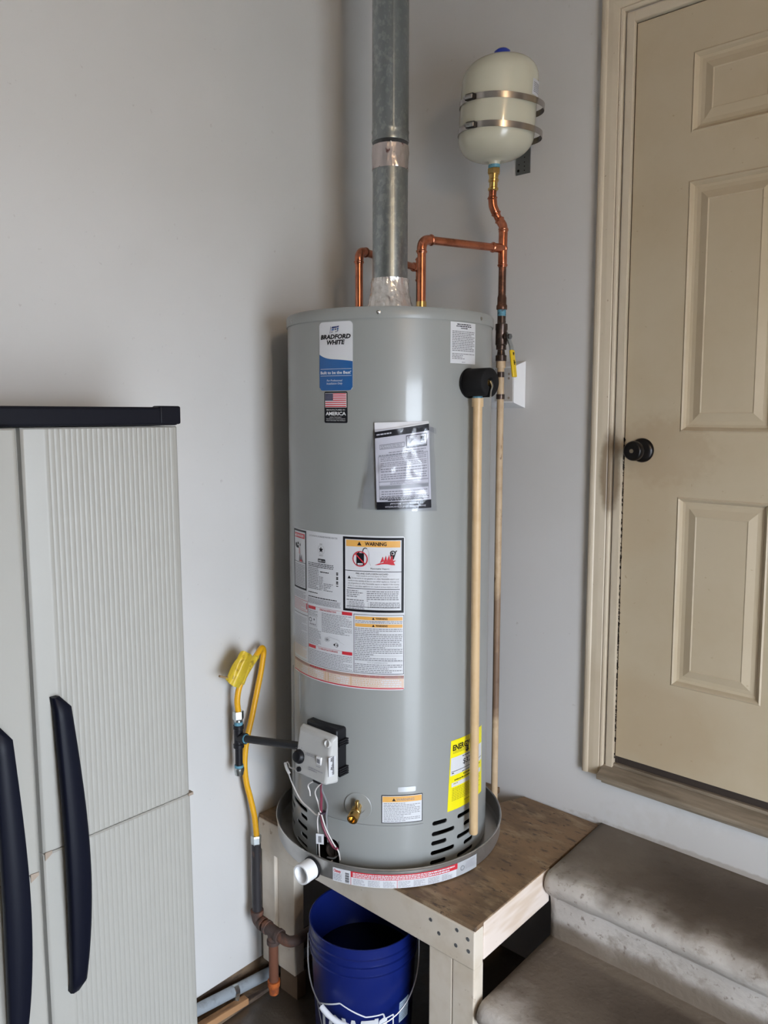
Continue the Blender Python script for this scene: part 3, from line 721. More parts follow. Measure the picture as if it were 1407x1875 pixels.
D.text('For Professional', um - .002, 1.8800, .0048, 'white', 3, width=.046, shear=.2); D.text('Installation Only', um - .002, 1.8725, .0048, 'white', 3, width=.047, shear=.2)
D.done('brand_label', wh, 'white and blue rounded brand label')

D = Decal(cylmap(TC, RJ), ['ink', 'lab', 'red', 'flagblue', 'white', 'pink']); ua, ub = A(-84), A(-70.2); va, vb = 1.776, 1.8545; um = (ua + ub) / 2
D.rrect(ua, va, ub, vb, .004, 'ink', 0)
fa, fb, f0, f1 = ua + .0035, ub - .0035, 1.8160, 1.8500
D.rect(fa - .001, f0 - .001, fb + .001, f1 + .001, 'white', 1)
sh = (f1 - f0) / 13
for i in range(13):
    if i % 2 == 0: D.rect(fa, f1 - (i + 1) * sh, fb, f1 - i * sh, 'red', 2)
D.rect(fa, f1 - 7 * sh, fa + .024, f1, 'flagblue', 3)
for i in range(9):
    for q in range(5 if i % 2 == 0 else 4): D.disc(fa + .0025 + q * .0048 + (.0024 if i % 2 else 0), f1 - .0015 - i * .00195, .0006, 'white', 4, 5)
D.text('MANUFACTURED IN', um, 1.8075, .0030, 'white', 1, width=.054, bold=.01)
D.text('AMERICA', um, 1.7955, .0085, 'white', 1, width=.060, bold=.03)
for i, t in enumerate(('USING THE FINEST', 'MATERIALS & COMPONENTS', 'FROM AROUND THE WORLD')): D.text(t, um, 1.7895 - i * .0043, .0023, 'white', 1, width=(.036, .056, .056)[i])
D.done('flag_label', wh, 'small black label with a flag and white lettering')

D = Decal(cylmap(TC, RJ), ['lab', 'txt', 'ink']); ua, ub = A(-16.5), A(1.8); va, vb = 1.9265, 2.0295
D.rect(ua, va, ub, vb, 'lab', 0); um = (ua + ub) / 2
for i, w_ in enumerate((.05, .055, .024)): D.greek(um - w_ / 2, um + w_ / 2, vb - .003 - i * .0048, vb - .0075 - i * .0048, 1, 'ink', 2, seed=40 + i, fill=.55, last=1)
D.greek(ua + .005, ub - .005, vb - .021, va + .030, 12, 'txt', 2, seed=44, fill=.5, last=.85)
D.greek(ua + .005, ub - .005, va + .026, va + .010, 4, 'txt', 2, seed=45, fill=.5, last=.3)
D.greek(um - .008, um + .008, va + .005, va + .002, 1, 'txt', 2, seed=46)
D.done('notice_label', wh, 'small white text label near the top right')

# the large instruction label
L = ['lab', 'ink', 'txt', 'txtl', 'red', 'orange', 'pale', 'tan', 'pink', 'labgrey', 'white']
D = Decal(cylmap(TC, RJ), L)
ua, ub, va, vb = A(-114), A(-40.8), 1.0955, 1.4935
D.rrect(ua, va, ub, vb, .006, 'lab', 0)
# left danger panel
a, b = A(-113.6), A(-98.8); D.frame(a, 1.330, b, 1.4905, .005, 'ink', 1)
D.rect(a + .008, 1.468, b - .008, 1.481, 'red', 1); D.text('DANGER', (a + b) / 2 + .004, 1.4715, .0065, 'white', 2, width=.042, bold=.02); D.warn(a + .014, 1.471, .008, 'white', 2)
D.disc(a + .018, 1.448, .006, 'ink', 2, 10); D.disc(a + .03, 1.453, .004, 'ink', 2, 8); D.rect(a + .018, 1.440, a + .034, 1.447, 'ink', 2); D.disc(a + .042, 1.450, .004, 'txt', 2, 8); D.rect(a + .034, 1.425, a + .040, 1.442, 'pink', 2)
D.poly([(a + .034, 1.405), (a + .060, 1.405), (a + .052, 1.414), (a + .050, 1.425), (a + .043, 1.415), (a + .040, 1.428), (a + .036, 1.415)], 'txt', 2); D.poly([(a + .038, 1.405), (a + .055, 1.405), (a + .046, 1.412)], 'red', 3)
D.rect(a + .005, 1.402, b - .005, 1.4032, 'ink', 1)
D.greek(a + .009, b - .009, 1.398, 1.337, 14, 'txt', 2, seed=50, fill=.36, last=.7)
D.greek(a + .003, b - .002, 1.325, 1.306, 5, 'txtl', 2, seed=51)
# rating plate in the middle
a, b = A(-97.6), A(-74.4); um = (a + b) / 2
D.text('AUTOMATIC STORAGE WATER HEATER', um, 1.4800, .0042, 'txt', 2, width=.098)
sc_ = Vector((um - .004, 1.448)); D.ring(sc_.x, sc_.y, .0120, .0006, 'txtl', 2)
star = []
for i in range(10):
    r_ = .0085 if i % 2 == 0 else .0036; t = PI / 2 + i * PI / 5; star.append((sc_.x + r_ * math.cos(t), sc_.y + r_ * math.sin(t)))
for i in range(5):
    D.poly([star[(2 * i - 1) % 10], star[2 * i], star[(2 * i + 1) % 10], (sc_.x, sc_.y)], 'ink', 3)
D.text('LOW', sc_.x, 1.4615, .0028, 'ink', 3); D.text('NOX 4', sc_.x, 1.4315, .0030, 'ink', 3)
D.rrect(sc_.x - .012, 1.4145, sc_.x + .014, 1.4240, .002, 'ink', 1); D.text('AHRI', sc_.x - .010, 1.4165, .0048, 'white', 2, 'L', width=.010, bold=.02); D.text('Certified', sc_.x + .012, 1.4175, .0030, 'white', 2, 'R', width=.012)
D.greek(a + .003, b - .020, 1.412, 1.399, 3, 'ink', 2, seed=60, fill=.4, last=.9)
D.greek(a + .003, a + .044, 1.398, 1.340, 13, 'txt', 2, seed=61, fill=.42, last=.35)
D.greek(a + .050, b - .022, 1.392, 1.387, 1, 'ink', 2, seed=62, fill=.5); D.greek(a + .046, a + .060, 1.378, 1.340, 9, 'txt', 2, seed=63, fill=.42); D.greek(a + .062, b - .022, 1.362, 1.340, 5, 'txt', 2, seed=64, fill=.42, last=.3)
for i in range(13):
    if i % 4 != 3: D.rect(b - .013, 1.392 - i * .0029, b - .007, 1.394 - i * .0029, 'ink', 2)
D.greek(a + .003, a + .040, 1.333, 1.329, 1, 'ink', 2, seed=65); D.greek(a + .003, b - .012, 1.322, 1.317, 1, 'ink', 2, seed=66, fill=.45)
D.greek(a, b, 1.316, 1.3005, 8, 'txtl', 2, seed=67, fill=.55, last=.97)
# big warning box at the right
a, b = A(-73), A(-41.2); D.frame(a, 1.2975, b, 1.4895, .0062, 'ink', 1); a += .0062; b -= .0062; um = (a + b) / 2
D.rect(a + .003, 1.4650, b - .003, 1.4815, 'orange', 1); D.warn(um - .034, 1.4685, .010); D.text('WARNING', um + .008, 1.4690, .0088, 'ink', 3, width=.055, bold=.03)
c = Vector((a + .041, 1.434))
D.rect(c.x - .010, c.y - .016, c.x + .010, c.y + .015, 'ink', 2); D.rect(c.x - .007, c.y - .0145, c.x + .007, c.y - .011, 'lab', 3); D.rect(c.x - .006, c.y + .015, c.x - .002, c.y + .019, 'ink', 2)
for p, q in (((.006, .015), (.008, .025)), ((.008, .025), (.013, .029)), ((.013, .029), (.018, .027))): D.line((c.x + p[0], c.y + p[1]), (c.x + q[0], c.y + q[1]), .002, 'ink', 3)
for p, q in (((.018, .027), (.023, .016)), ((.023, .016), (.023, -.006)), ((.023, -.006), (.027, -.016))): D.line((c.x + p[0], c.y + p[1]), (c.x + q[0], c.y + q[1]), .0007, 'txtl', 3)
D.ring(c.x, c.y, .0200, .0026, 'red', 4); D.line((c.x - .0135, c.y + .0135), (c.x + .0135, c.y - .0135), .0028, 'red', 4)
f = a + .078
for q in [[(0, 0), (.018, .004), (.026, .011), (.030, .008), (.034, .018), (.0365, .012), (.044, .022), (.046, .013), (.050, .012), (.052, 0)]]:
    D.poly([(f, 1.420), (f + .052, 1.420), (f + .048, 1.427), (f + .054, 1.432), (f + .044, 1.431), (f + .030, 1.428), (f + .012, 1.424)], 'red', 2)
    for dx in (.018, .026, .034, .041): D.poly([(f + dx - .004, 1.425), (f + dx + .006, 1.430), (f + dx + .003, 1.442 + (dx - .018) * .3)], 'red', 3)
g_ = Vector((f + .046, 1.450)); D.ring(g_.x, g_.y, .007, .0024, 'ink', 3); D.disc(g_.x - .001, g_.y, .0028, 'ink', 3, 8); D.poly([(g_.x - .007, g_.y - .004), (g_.x + .006, g_.y - .004), (g_.x + .002, g_.y - .016), (g_.x - .004, g_.y - .012)], 'ink', 3)
D.line((g_.x + .004, g_.y), (g_.x + .010, g_.y + .007), .002, 'ink', 3)
D.text('Flammable Vapors', a + .068, 1.4085, .0038, 'ink', 2, 'L', width=.047)
D.rect(a, 1.4020, b, 1.4035, 'ink', 1)
D.text('FIRE AND EXPLOSION HAZARD', um - .002, 1.3945, .0042, 'ink', 2, width=.083); D.text('Can result in serious injury or death', um - .002, 1.3890, .0034, 'txt', 2, width=.078)
D.warn(a + .0115, 1.3820, .008)
for i, t in enumerate(('Do not store or use gasoline or other flammable vapors and', 'liquids in the vicinity of this or any other appliance. Storage or', 'use of gasoline or other flammable vapors or liquids in the vicinity', 'of this or any other appliance can result in serious injury or death.')):
    D.text(t, a + (.017 if i == 0 else .008), 1.3825 - i * .0068, .0040, 'txt', 2, 'L', width=(.122 if i == 0 else .132))
D.rect(a + .006, 1.3570, b - .004, 1.3584, 'ink', 1)
D.greek(a + .004, a + .048, 1.354, 1.334, 4, 'txt', 2, seed=70, fill=.45); D.greek(a + .058, b - .006, 1.354, 1.329, 5, 'txt', 2, seed=71, fill=.45)
D.greek(a + .004, a + .050, 1.330, 1.325, 1, 'txt', 2, seed=72); D.greek(a + .011, a + .052, 1.3245, 1.304, 5, 'txt', 2, seed=73, fill=.45); D.rect(a + .007, 1.305, a + .0078, 1.323, 'txt', 1)
D.greek(a + .058, a + .066, 1.3285, 1.325, 1, 'txt', 2, seed=74); D.greek(a + .066, b - .003, 1.3245, 1.3095, 4, 'txt', 2, seed=75, fill=.5); D.rect(a + .061, 1.308, a + .0618, 1.323, 'txt', 1)
D.rect(a + .004, 1.3105 - .0005, b - .004, 1.3112, 'ink', 3)
a, b = A(-67.1), A(-41)
# lower right box
D.frame(a, 1.1375, b, 1.2915, .0012, 'ink', 1)
for v in (1.2775, 1.2590): D.rect(a + .004, v, b - .004, v + .0085, 'orange', 1); D.warn((a + b) / 2 - .013, v + .0015, .006); D.text('WARNING', (a + b) / 2 + .008, v + .002, .0048, 'ink', 3, width=.030, bold=.02)
D.greek(a + .004, b - .004, 1.2765, 1.2685, 2, 'txt', 2, seed=80, fill=.4)
D.text('FIRE OR EXPLOSION', (a + b) / 2 - .003, 1.2725, .0026, 'txt', 3)
v = 1.257
for n_, ln in enumerate((4, 3, 4, 4, 3)): D.greek(a + .003, b - .004, v, v - ln * .0046, ln, 'txt', 2, seed=82 + n_, fill=.42, last=.3); v -= ln * .0046 + .0004; D.rect(a + .003, v, b - .003, v + .0005, 'txt', 1); v -= .0004
D.text('STATE OF CALIFORNIA NOTICE', (a + b) / 2 - .003, v - .005, .0032, 'txt', 2, width=.052); v -= .0065
D.greek(a + .003, b - .004, v, 1.140, int((v - 1.14) / .0046), 'txt', 2, seed=90, fill=.42, last=.5)
# operating instructions
a, b = A(-97.7), A(-67.3); D.rect(a, 1.1375, a + .0010, 1.297, 'ink', 1)
for v, t, tw in ((1.2855, 'OPERATING INSTRUCTIONS', .055), (1.1810, 'TO TURN OFF GAS TO APPLIANCE', .064)):
    D.rect(a + .003, v, a + .032, v + .0085, 'red', 1); D.rect(b - .032, v, b - .003, v + .0085, 'red', 1); D.text(t, (a + b) / 2 - .001, v + .0015, .0045, 'red', 2, width=tw, bold=.01)
D.rect(a + .032, 1.2935, b - .032, 1.2940, 'red', 1); D.rect(a + .032, 1.1890, b - .032, 1.1895, 'red', 1)
D.greek(a + .004, a + .040, 1.283, 1.268, 4, 'txt', 2, seed=91, fill=.36); D.greek(a + .055, b - .004, 1.283, 1.231, 14, 'txt', 2, seed=92, fill=.36, last=.6)
D.rrect(a + .004, 1.2395, a + .036, 1.2665, .002, 'txtl', 1); D.rrect(a + .0046, 1.2401, a + .0354, 1.2659, .002, 'lab', 2); D.ring(a + .012, 1.257, .0058, .0015, 'ink', 3); D.disc(a + .027, 1.259, .003, 'txt', 3, 8)
for q in range(4): D.rect(a + .009 + q * .0065, 1.243, a + .0125 + q * .0065, 1.2475, 'txt', 3)
D.greek(a + .004, a + .052, 1.236, 1.192, 12, 'txt', 2, seed=93, fill=.34, last=.6)
for q in range(9):
    t = q * .7; D.line((a + .074, 1.213), (a + .074 + .009 * math.cos(t), 1.213 + .007 * math.sin(t)), .0009, 'txt', 3)
D.ring(a + .103, 1.203, .006, .0012, 'txt', 3); D.disc(a + .097, 1.203, .003, 'ink', 3, 7); D.rect(a + .103, 1.200, a + .108, 1.2055, 'txt', 3); D.line((a + .078, 1.222), (a + .112, 1.216), .0005, 'txtl', 3); D.line((a + .11, 1.214), (a + .126, 1.207), .0005, 'txtl', 3)
D.greek(a + .004, b - .004, 1.178, 1.140, 9, 'txt', 2, seed=94, fill=.34, last=.7)
D.rect(a, 1.1372, b, 1.1382, 'ink', 1)
# lower left box
a, b = A(-113.7), A(-97.9)
D.frame(a, 1.272, b, 1.302, .0010, 'red', 1); D.greek(a + .004, b - .010, 1.299, 1.275, 6, 'pink', 2, seed=95); D.rect(b - .007, 1.280, b - .003, 1.296, 'red', 2)
D.rect(a, 1.262, b, 1.2632, 'ink', 1)
D.greek(a + .004, b - .004, 1.256, 1.175, 20, 'txtl', 2, seed=96, fill=.36); D.greek(a + .004, b - .006, 1.175, 1.145, 7, 'pale', 2, seed=97, fill=.45)
D.rect(a, 1.1372, b, 1.1380, 'txt', 1)
# bottom strip
D.rect(A(-113.7), 1.1020, A(-41), 1.1340, 'pale', 1); D.rect(A(-113.7), 1.0982, A(-41), 1.1012, 'red', 1); D.rect(A(-113.7), 1.1262, A(-41), 1.1340, 'pink', 1)
D.greek(A(-96), A(-84), 1.1338, 1.1270, 1, 'red', 2, seed=99, fill=.5, last=1); D.text('NE PAS UTILISER SANS INSTRUCTIONS', A(-60), 1.1285, .0032, 'red', 2, width=.09)
for d in (-84.5, -82.5, -68.8): D.rect(A(d), 1.102, A(d) + .0016, 1.126, 'tan', 2)
for q, (d1, d2) in enumerate(((-112, -98), (-97, -85.5), (-82, -69.8), (-68, -42))): D.greek(A(d1), A(d2), 1.1245, 1.1035, 4, 'lab', 2, seed=100 + q, fill=.62, last=.9); D.greek(A(d1), A(d1) + (A(d2) - A(d1)) * .6, 1.1245, 1.1035, 4, 'tan', 3, seed=104 + q, fill=.25)
D.done('instruction_label', wh, 'large white label with warnings and operating instructions')

D = Decal(cylmap(TC, RJ), ['ink', 'lab', 'orange', 'txt']); ua, ub = A(-52.4), A(-30.6); va, vb = .7395, .8155
D.rrect(ua, va, ub, vb, .0015, 'ink', 0); D.rect(ua + .0020, va + .0020, ub - .0020, vb - .0020, 'lab', 1); um = (ua + ub) / 2
D.rect(ua + .003, vb - .0185, ub - .003, vb - .0035, 'orange', 2); D.warn(um - .022, vb - .0155, .008); D.text('WARNING', um + .008, vb - .0150, .0070, 'txt', 3, width=.047, bold=.01)
D.greek(ua + .006, ub - .007, vb - .0200, va + .004, 12, 'txt', 2, seed=110, fill=.36, last=.35)
D.done('warning_label', wh, 'small framed white label with an orange warning bar')
D = Decal(cylmap(TC, RJ), ['silver']); D.rrect(A(-43.8), .8235, A(-34.4), .8365, .002, 'silver', 0); D.done('serial_sticker', wh, 'small blank silver sticker')

# yellow energy label, hung a little askew
q4 = [(A(-13.5), .9393), (A(15.6), .9240), (A(-15.6), .7463), (A(17.5), .7250)]   # TL TR BL BR
base = cylmap(TC, RJ)
def quadmap(q, fn, bulge=0.0):
    def f(s_, t_, h):
        u = (q[0][0] * t_ + q[2][0] * (1 - t_)) * (1 - s_) + (q[1][0] * t_ + q[3][0] * (1 - t_)) * s_
        v = (q[0][1] * t_ + q[2][1] * (1 - t_)) * (1 - s_) + (q[1][1] * t_ + q[3][1] * (1 - t_)) * s_
        return fn(u, v, h + bulge * 4 * s_ * (1 - s_))
    return f
q4 = [(A(-13.5), .9393), (A(15.6), .9393), (A(-15.6), .7463), (A(16.5), .7463)]
qm = quadmap(q4, base)
class QDecal(Decal):
    def greek(s, u0, u1, v1, v0, n, mt, L=2, fill=0.5, seed=0, last=0.6):
        rng = random.Random(seed); pt = (v1 - v0) / n; s.m(mt)
        for i in range(n):
            v = v1 - pt * (i + .5); hh = pt * fill / 2; u = u0; e = u1 if rng.random() < .7 else u0 + (u1 - u0) * rng.uniform(last, 1)
            while u < e - .01:
                w = min(rng.uniform(.02, .07), e - u)
                s.add([s.fn(u, v - hh, s.H(L)), s.fn(u + w, v - hh, s.H(L)), s.fn(u + w, v + hh, s.H(L)), s.fn(u, v + hh, s.H(L))], [(0, 1, 2, 3)])
                u += w + .010
    def qtext(s, t, u, v, h, wd, mt, L=2, align='C', bold=0, shear=0, flip=False):
        V, Fc, x0, x1, y0, y1 = glyphs(t, bold, shear)
        kx = wd / (x1 - x0); ky = h / .70; off = {'C': -(x0 + x1) / 2, 'L': -x0, 'R': -x1}[align]; sg = -1 if flip else 1
        s.m(mt); s.add([s.fn(u + sg * (x + off) * kx, v + sg * y * ky, s.H(L)) for x, y in V], Fc)
D = QDecal(qm, ['yellow', 'lab', 'ink', 'olive'], du=.06, h0=.001)
D.rect(0, 0, 1, 1, 'yellow', 0)
D.qtext('ENERGYGUIDE', .05, .855, .075, .80, 'ink', 2, 'L', bold=.035)
D.poly([(.40, .86), (.47, .86), (.47, .80), (.50, .80), (.435, .765), (.37, .80), (.40, .80)], 'ink', 2)
D.greek(.06, .44, .845, .805, 2, 'olive', 2, seed=120, fill=.5)
D.rect(.02, .50, .98, .755, 'lab', 1); D.greek(.30, .70, .745, .72, 1, 'ink', 2, seed=121)
D.qtext('$324', .32, .615, .075, .30, 'ink', 2, 'L', bold=.01)
D.rect(.04, .552, .96, .560, 'ink', 2); D.greek(.05, .10, .545, .52, 1, 'ink', 2, seed=122); D.greek(.30, .8, .525, .505, 1, 'ink', 2, seed=131)
D.greek(.34, .9, .485, .46, 1, 'ink', 2, seed=123, fill=.55); D.greek(.12, .9, .44, .415, 1, 'ink', 2, seed=124, fill=.55)
D.rect(.06, .335, .94, .395, 'lab', 1); D.greek(.10, .25, .39, .365, 1, 'olive', 2, seed=125)
D.greek(.08, .90, .32, .13, 8, 'olive', 2, seed=126, fill=.4, last=.8); D.greek(.38, .6, .10, .07, 1, 'olive', 2, seed=127)
D.done('energy_label', wh, 'yellow energy rating label behind the tan discharge pipe')

# ---- gas control valve
gx, gy = -1.4767 + .016, TC.y - RJ
CX0, CX1, BX1 = -1.514, -1.378, -1.387
mb = MB()
def slabbox(mb, x0, x1, z0, z1, yb, yt0, yt1, inset=.010):
    """box whose front slopes: yt0 = front at the bottom, yt1 = front at the top"""
    P = [(x0, yb, z0), (x1, yb, z0), (x1, yb, z1), (x0, yb, z1), (x0 + inset * .4, yt0, z0 + inset * .3), (x1 - inset, yt0, z0 + inset * .3), (x1 - inset, yt1, z1 - inset), (x0 + inset * .4, yt1, z1 - inset)]
    return mb.add(P, [(0, 1, 2, 3), (7, 6, 5, 4), (0, 4, 5, 1), (1, 5, 6, 2), (2, 6, 7, 3), (3, 7, 4, 0)])
cv_ = slabbox(MB(), CX0, CX1, .852, .980, gy - .020, gy - .060, gy - .038).build('gas_control_cover', 'ctrl', wh, bevel=.007, seg=3, label='pale grey cover of the gas control')
bk = MB().box(CX0 + .012, BX1, gy - .021, gy + .030, .868, .990); bk.build('gas_control_back', 'blackplastic', wh, bevel=.006)
for z in (.865, .871, .877, .883, .945, .951, .957): MB().box(BX1 - .004, BX1 + .007, gy - .016, gy + .018, z, z + .004).build('heat_fin', 'blackplastic', wh, smooth=0)
def fy(z): return gy - .0595 + (z - .855) / .115 * .0200      # front plane of the cover
fn_n = Vector((0, -1, -.29)).normalized()
kp = Vector((-1.494, fy(.899), .899))
kb = MB().lathe([(.0185, -.002), (.0185, .004), (.0175, .006), (.0145, .009), (.0135, .013), (.011, .014), (0, .014)], kp, (0, -1, .25), 36).build('control_knob', 'blackplastic', wh, smooth=50)
MB().lathe([(.0065, -.002), (.0065, .006), (.005, .007), (0, .007)], Vector((-1.488, fy(.868), .868)), (0, -1, .25), 20).build('igniter_button', 'blackplastic', wh)
mb = MB(); mb.box(-1.430, -1.412, fy(.909) - .0025, fy(.909) + .01, .899, .919); mb.build('window_bezel', 'pvc', wh, bevel=.001)
mb = MB(); mb.box(-1.426, -1.416, fy(.909) - .0032, fy(.909), .903, .914); mb.build('indicator_window', 'txt', wh, smooth=0)
mb = MB(); mb.lathe([(.010, -.004), (.010, .003), (.0085, .0045), (.006, .001), (0, .001)], Vector((CX1 - .020, fy(.958) + .001, .958)), (0, -1, .25), 20); mb.build('cover_screw_boss', 'ctrl', wh)
def frontmap(u, v, h): return Vector((gx + u, fy(v) - h - .0004, v))
D = Decal(frontmap, ['txtl', 'txt', 'ink', 'lab'], h0=.0006)
D.greek(-1.468 - gx, -1.438 - gx, .918, .910, 2, 'txtl', 1, seed=130, fill=.5); D.greek(-1.455 - gx, -1.402 - gx, .886, .876, 2, 'txtl', 1, seed=132, fill=.5)
for t in range(7):
    aa = PI * (.15 + t * .14); D.disc(kp.x - gx + .0245 * math.cos(aa), .899 + .0245 * math.sin(aa), .0012, 'txt', 1, 6)
D.greek(-1.428 - gx, -1.414 - gx, .896, .892, 1, 'txtl', 1, seed=133)
D.done('cover_print', cv_)
def sidemap(u, v, h): return Vector((CX1 - .0045 + .0004 - u * .085 + h, gy - .022 - u, v))
D = Decal(sidemap, ['lab', 'ink'], h0=.0008)
D.rect(.003, .876, .030, .928, 'lab', 0)
rng = random.Random(4)
for i in range(20): D.rect(.012 + .0, .880 + i * .0024, .012 + rng.uniform(.005, .013), .8815 + i * .0024, 'ink', 1)
D.done('side_sticker', cv_, 'white barcode sticker on the side')
MB().box(-1.440, -1.414, fy(.862) + .002, gy - .022, .848, .868).build('wire_connector', 'blackplastic', wh, bevel=.002)

# drain valve
dd = Vector((math.cos(rad(-64.9)), math.sin(rad(-64.9)), 0)); dc = Vector((TC.x, TC.y, .779)) + dd * RJ
side = Vector((-dd.y, dd.x, 0))
MB().lathe([(.0195, .0002), (.0195, .0016), (.036, .0016), (.0375, .0004)], dc, dd, 40).build('drain_escutcheon', 'jacket2', wh)
dv = MB(); dv.lathe([(.010, -.03), (.010, .012), (.0135, .014), (.0135, .026), (.011, .028), (.0145, .030), (.0145, .048), (.0135, .050), (.009, .050), (.0085, .040), (0, .040)], dc, (dd + Vector((0, 0, -.25))).normalized(), 28)
dvo = dv.build('drain_valve', 'brassdark', wh, label='brass drain valve')
MB().obox(dc + dd * .020 + Vector((0, 0, .014)) + side * .004, side, dd, Vector((0, 0, 1)), .0045, .006, .012).build('valve_stem', 'brassdark', dvo, bevel=.002)

# wires hanging from the control
def fj(adeg, z, h): return cylmap(TC, RJ)(A(adeg), z, h)
wy = gy - .05
top = Vector((-1.425, gy - .040, .850))
tie_p = fj(-86, .742, .012)
MB().tube(smooth_path([top, fj(-84, .80, .022), tie_p, fj(-85, .70, .008), fj(-80, .655, .002), fj(-76.5, .652, .006)]), .0038, 8).build('wire', 'wirer', wh, label='maroon wire')
MB().tube(smooth_path([top + Vector((.006, 0, 0)), fj(-86, .81, .034), fj(-87.5, .77, .016), tie_p + Vector((.003, -.003, 0)), fj(-83, .70, .010), fj(-79, .665, .006), fj(-76, .645, .004), fj(-75, .622, .004)]), .0018, 8).build('wire', 'wirew', wh, label='white wire')
MB().tube(smooth_path([fj(-117, .795, .020), fj(-112, .772, .016), fj(-104, .742, .010), fj(-96, .733, .008), fj(-90, .728, .010), tie_p + Vector((-.002, -.004, -.004))]), .0021, 8).build('wire', 'wirew', wh, label='white wire')
MB().tube(smooth_path([fj(-121, .812, .024), fj(-118, .802, .022), fj(-116, .792, .018)]), [.0045] * 17, 8).build('wire_sleeve', 'wirew', wh, label='white plastic sleeve')
MB().tube(smooth_path([Vector((-1.490, fy(.86) + .012, .858)), fj(-104, .842, .040), fj(-110, .832, .028), fj(-116, .826, .022), fj(-119, .818, .022)]), .0020, 8).build('wire', 'wirew', wh, label='white wire')
MB().tube(smooth_path([tie_p + Vector((-.004, -.004, 0)), fj(-89, .71, .010), fj(-88, .655, .010), fj(-87, .615, .012), fj(-83, .603, .014), fj(-79, .618, .010)]), .0017, 8).build('wire', 'wirew', wh, label='white wire')
MB().tube(smooth_path([top + Vector((.014, 0, .008)), fj(-82.5, .82, .030), fj(-82.5, .77, .008), fj(-83.2, .73, .007), fj(-83, .66, .002)]), .0024, 8).build('pilot_line', 'wireg', wh)
MB().tube(smooth_path([top + Vector((-.010, 0, .002)), fj(-90.5, .82, .034), fj(-90.5, .80, .030), fj(-91, .785, .026)]), .0018, 8).build('wire', 'wirew', wh, label='white wire')
MB().lathe([(.0085, -.002), (.0085, .002)], tie_p + Vector((.004, .003, 0)), (0.2, 0, 1), 12).build('cable_tie', 'tie', wh)
D = MB(); pp = fj(-85.5, .672, .020); D.obox(pp, (.87, .5, 0), (0, 0, 1), (.5, -.87, 0), .0105, .014, .0006); wt = D.build('wire_tag', 'lab', wh, smooth=0, label='small white barcode tag')
D = MB()
for i in range(6): D.obox(pp + Vector((.0005, -.00087, -.008 + i * .003)), (.87, .5, 0), (0, 0, 1), (.5, -.87, 0), .0045, .0008, .0003)
D.build('barcode', 'ink', wt, smooth=0)

# temperature-relief valve wrapped in black foam
fa = rad(-3); fd = Vector((math.cos(fa), math.sin(fa), 0)); fs_ = Vector((-fd.y, fd.x, 0)); tz = 1.878
tc_ = Vector((TC.x, TC.y, tz)) + fd * RJ
ro, ri = .037, .011
mb = MB(); n = 40
gap0, gap1 = rad(-112), rad(-84)                       # slot in the foam, facing down
vs = []; ring_ = []
angs = [gap1 + (2 * PI - (gap1 - gap0)) * i / n for i in range(n + 1)]
prof_ = [(ri, 0), (ro - .003, 0), (ro, .003), (ro, .064), (ro - .004, .068), (ri + .002, .068), (ri, .065)]
up3 = Vector((0, 0, 1))
for a in angs:
    for r_, h_ in prof_: vs.append(tc_ + fd * (h_ + .002) + (fs_ * math.cos(a) + up3 * math.sin(a)) * r_)
m_ = len(prof_)
fs = [(i * m_ + q, i * m_ + (q + 1) % m_, (i + 1) * m_ + (q + 1) % m_, (i + 1) * m_ + q) for i in range(n) for q in range(m_)]
fs += [tuple(range(m_)), tuple(n * m_ + q for q in range(m_))[::-1]]
mb.add(vs, fs)
mb.build('foam_sleeve', 'foam', wh, smooth=50, label='black slotted foam sleeve over the relief valve')
MB().lathe([(.0385, 0), (.0385, .0025), (.030, .0028), (.03, 0)], tc_ + fd * .0006, fd, 40).build('foam_flange', 'foam', wh)
mb = MB(); mb.tube([tc_ + fd * (-.01), tc_ + fd * .060], .0105, 16); mb.build('relief_valve', 'brassdark', wh)
MB().tube(smooth_path([tc_ + fd * .070 + up3 * .004, tc_ + fd * .074 + up3 * -.008 + fs_ * .001, tc_ + fd * .072 + up3 * -.022 - fs_ * .002, tc_ + fd * .074 + up3 * -.036 - fs_ * .006]), .0022, 8).build('test_lever', 'screw', wh)

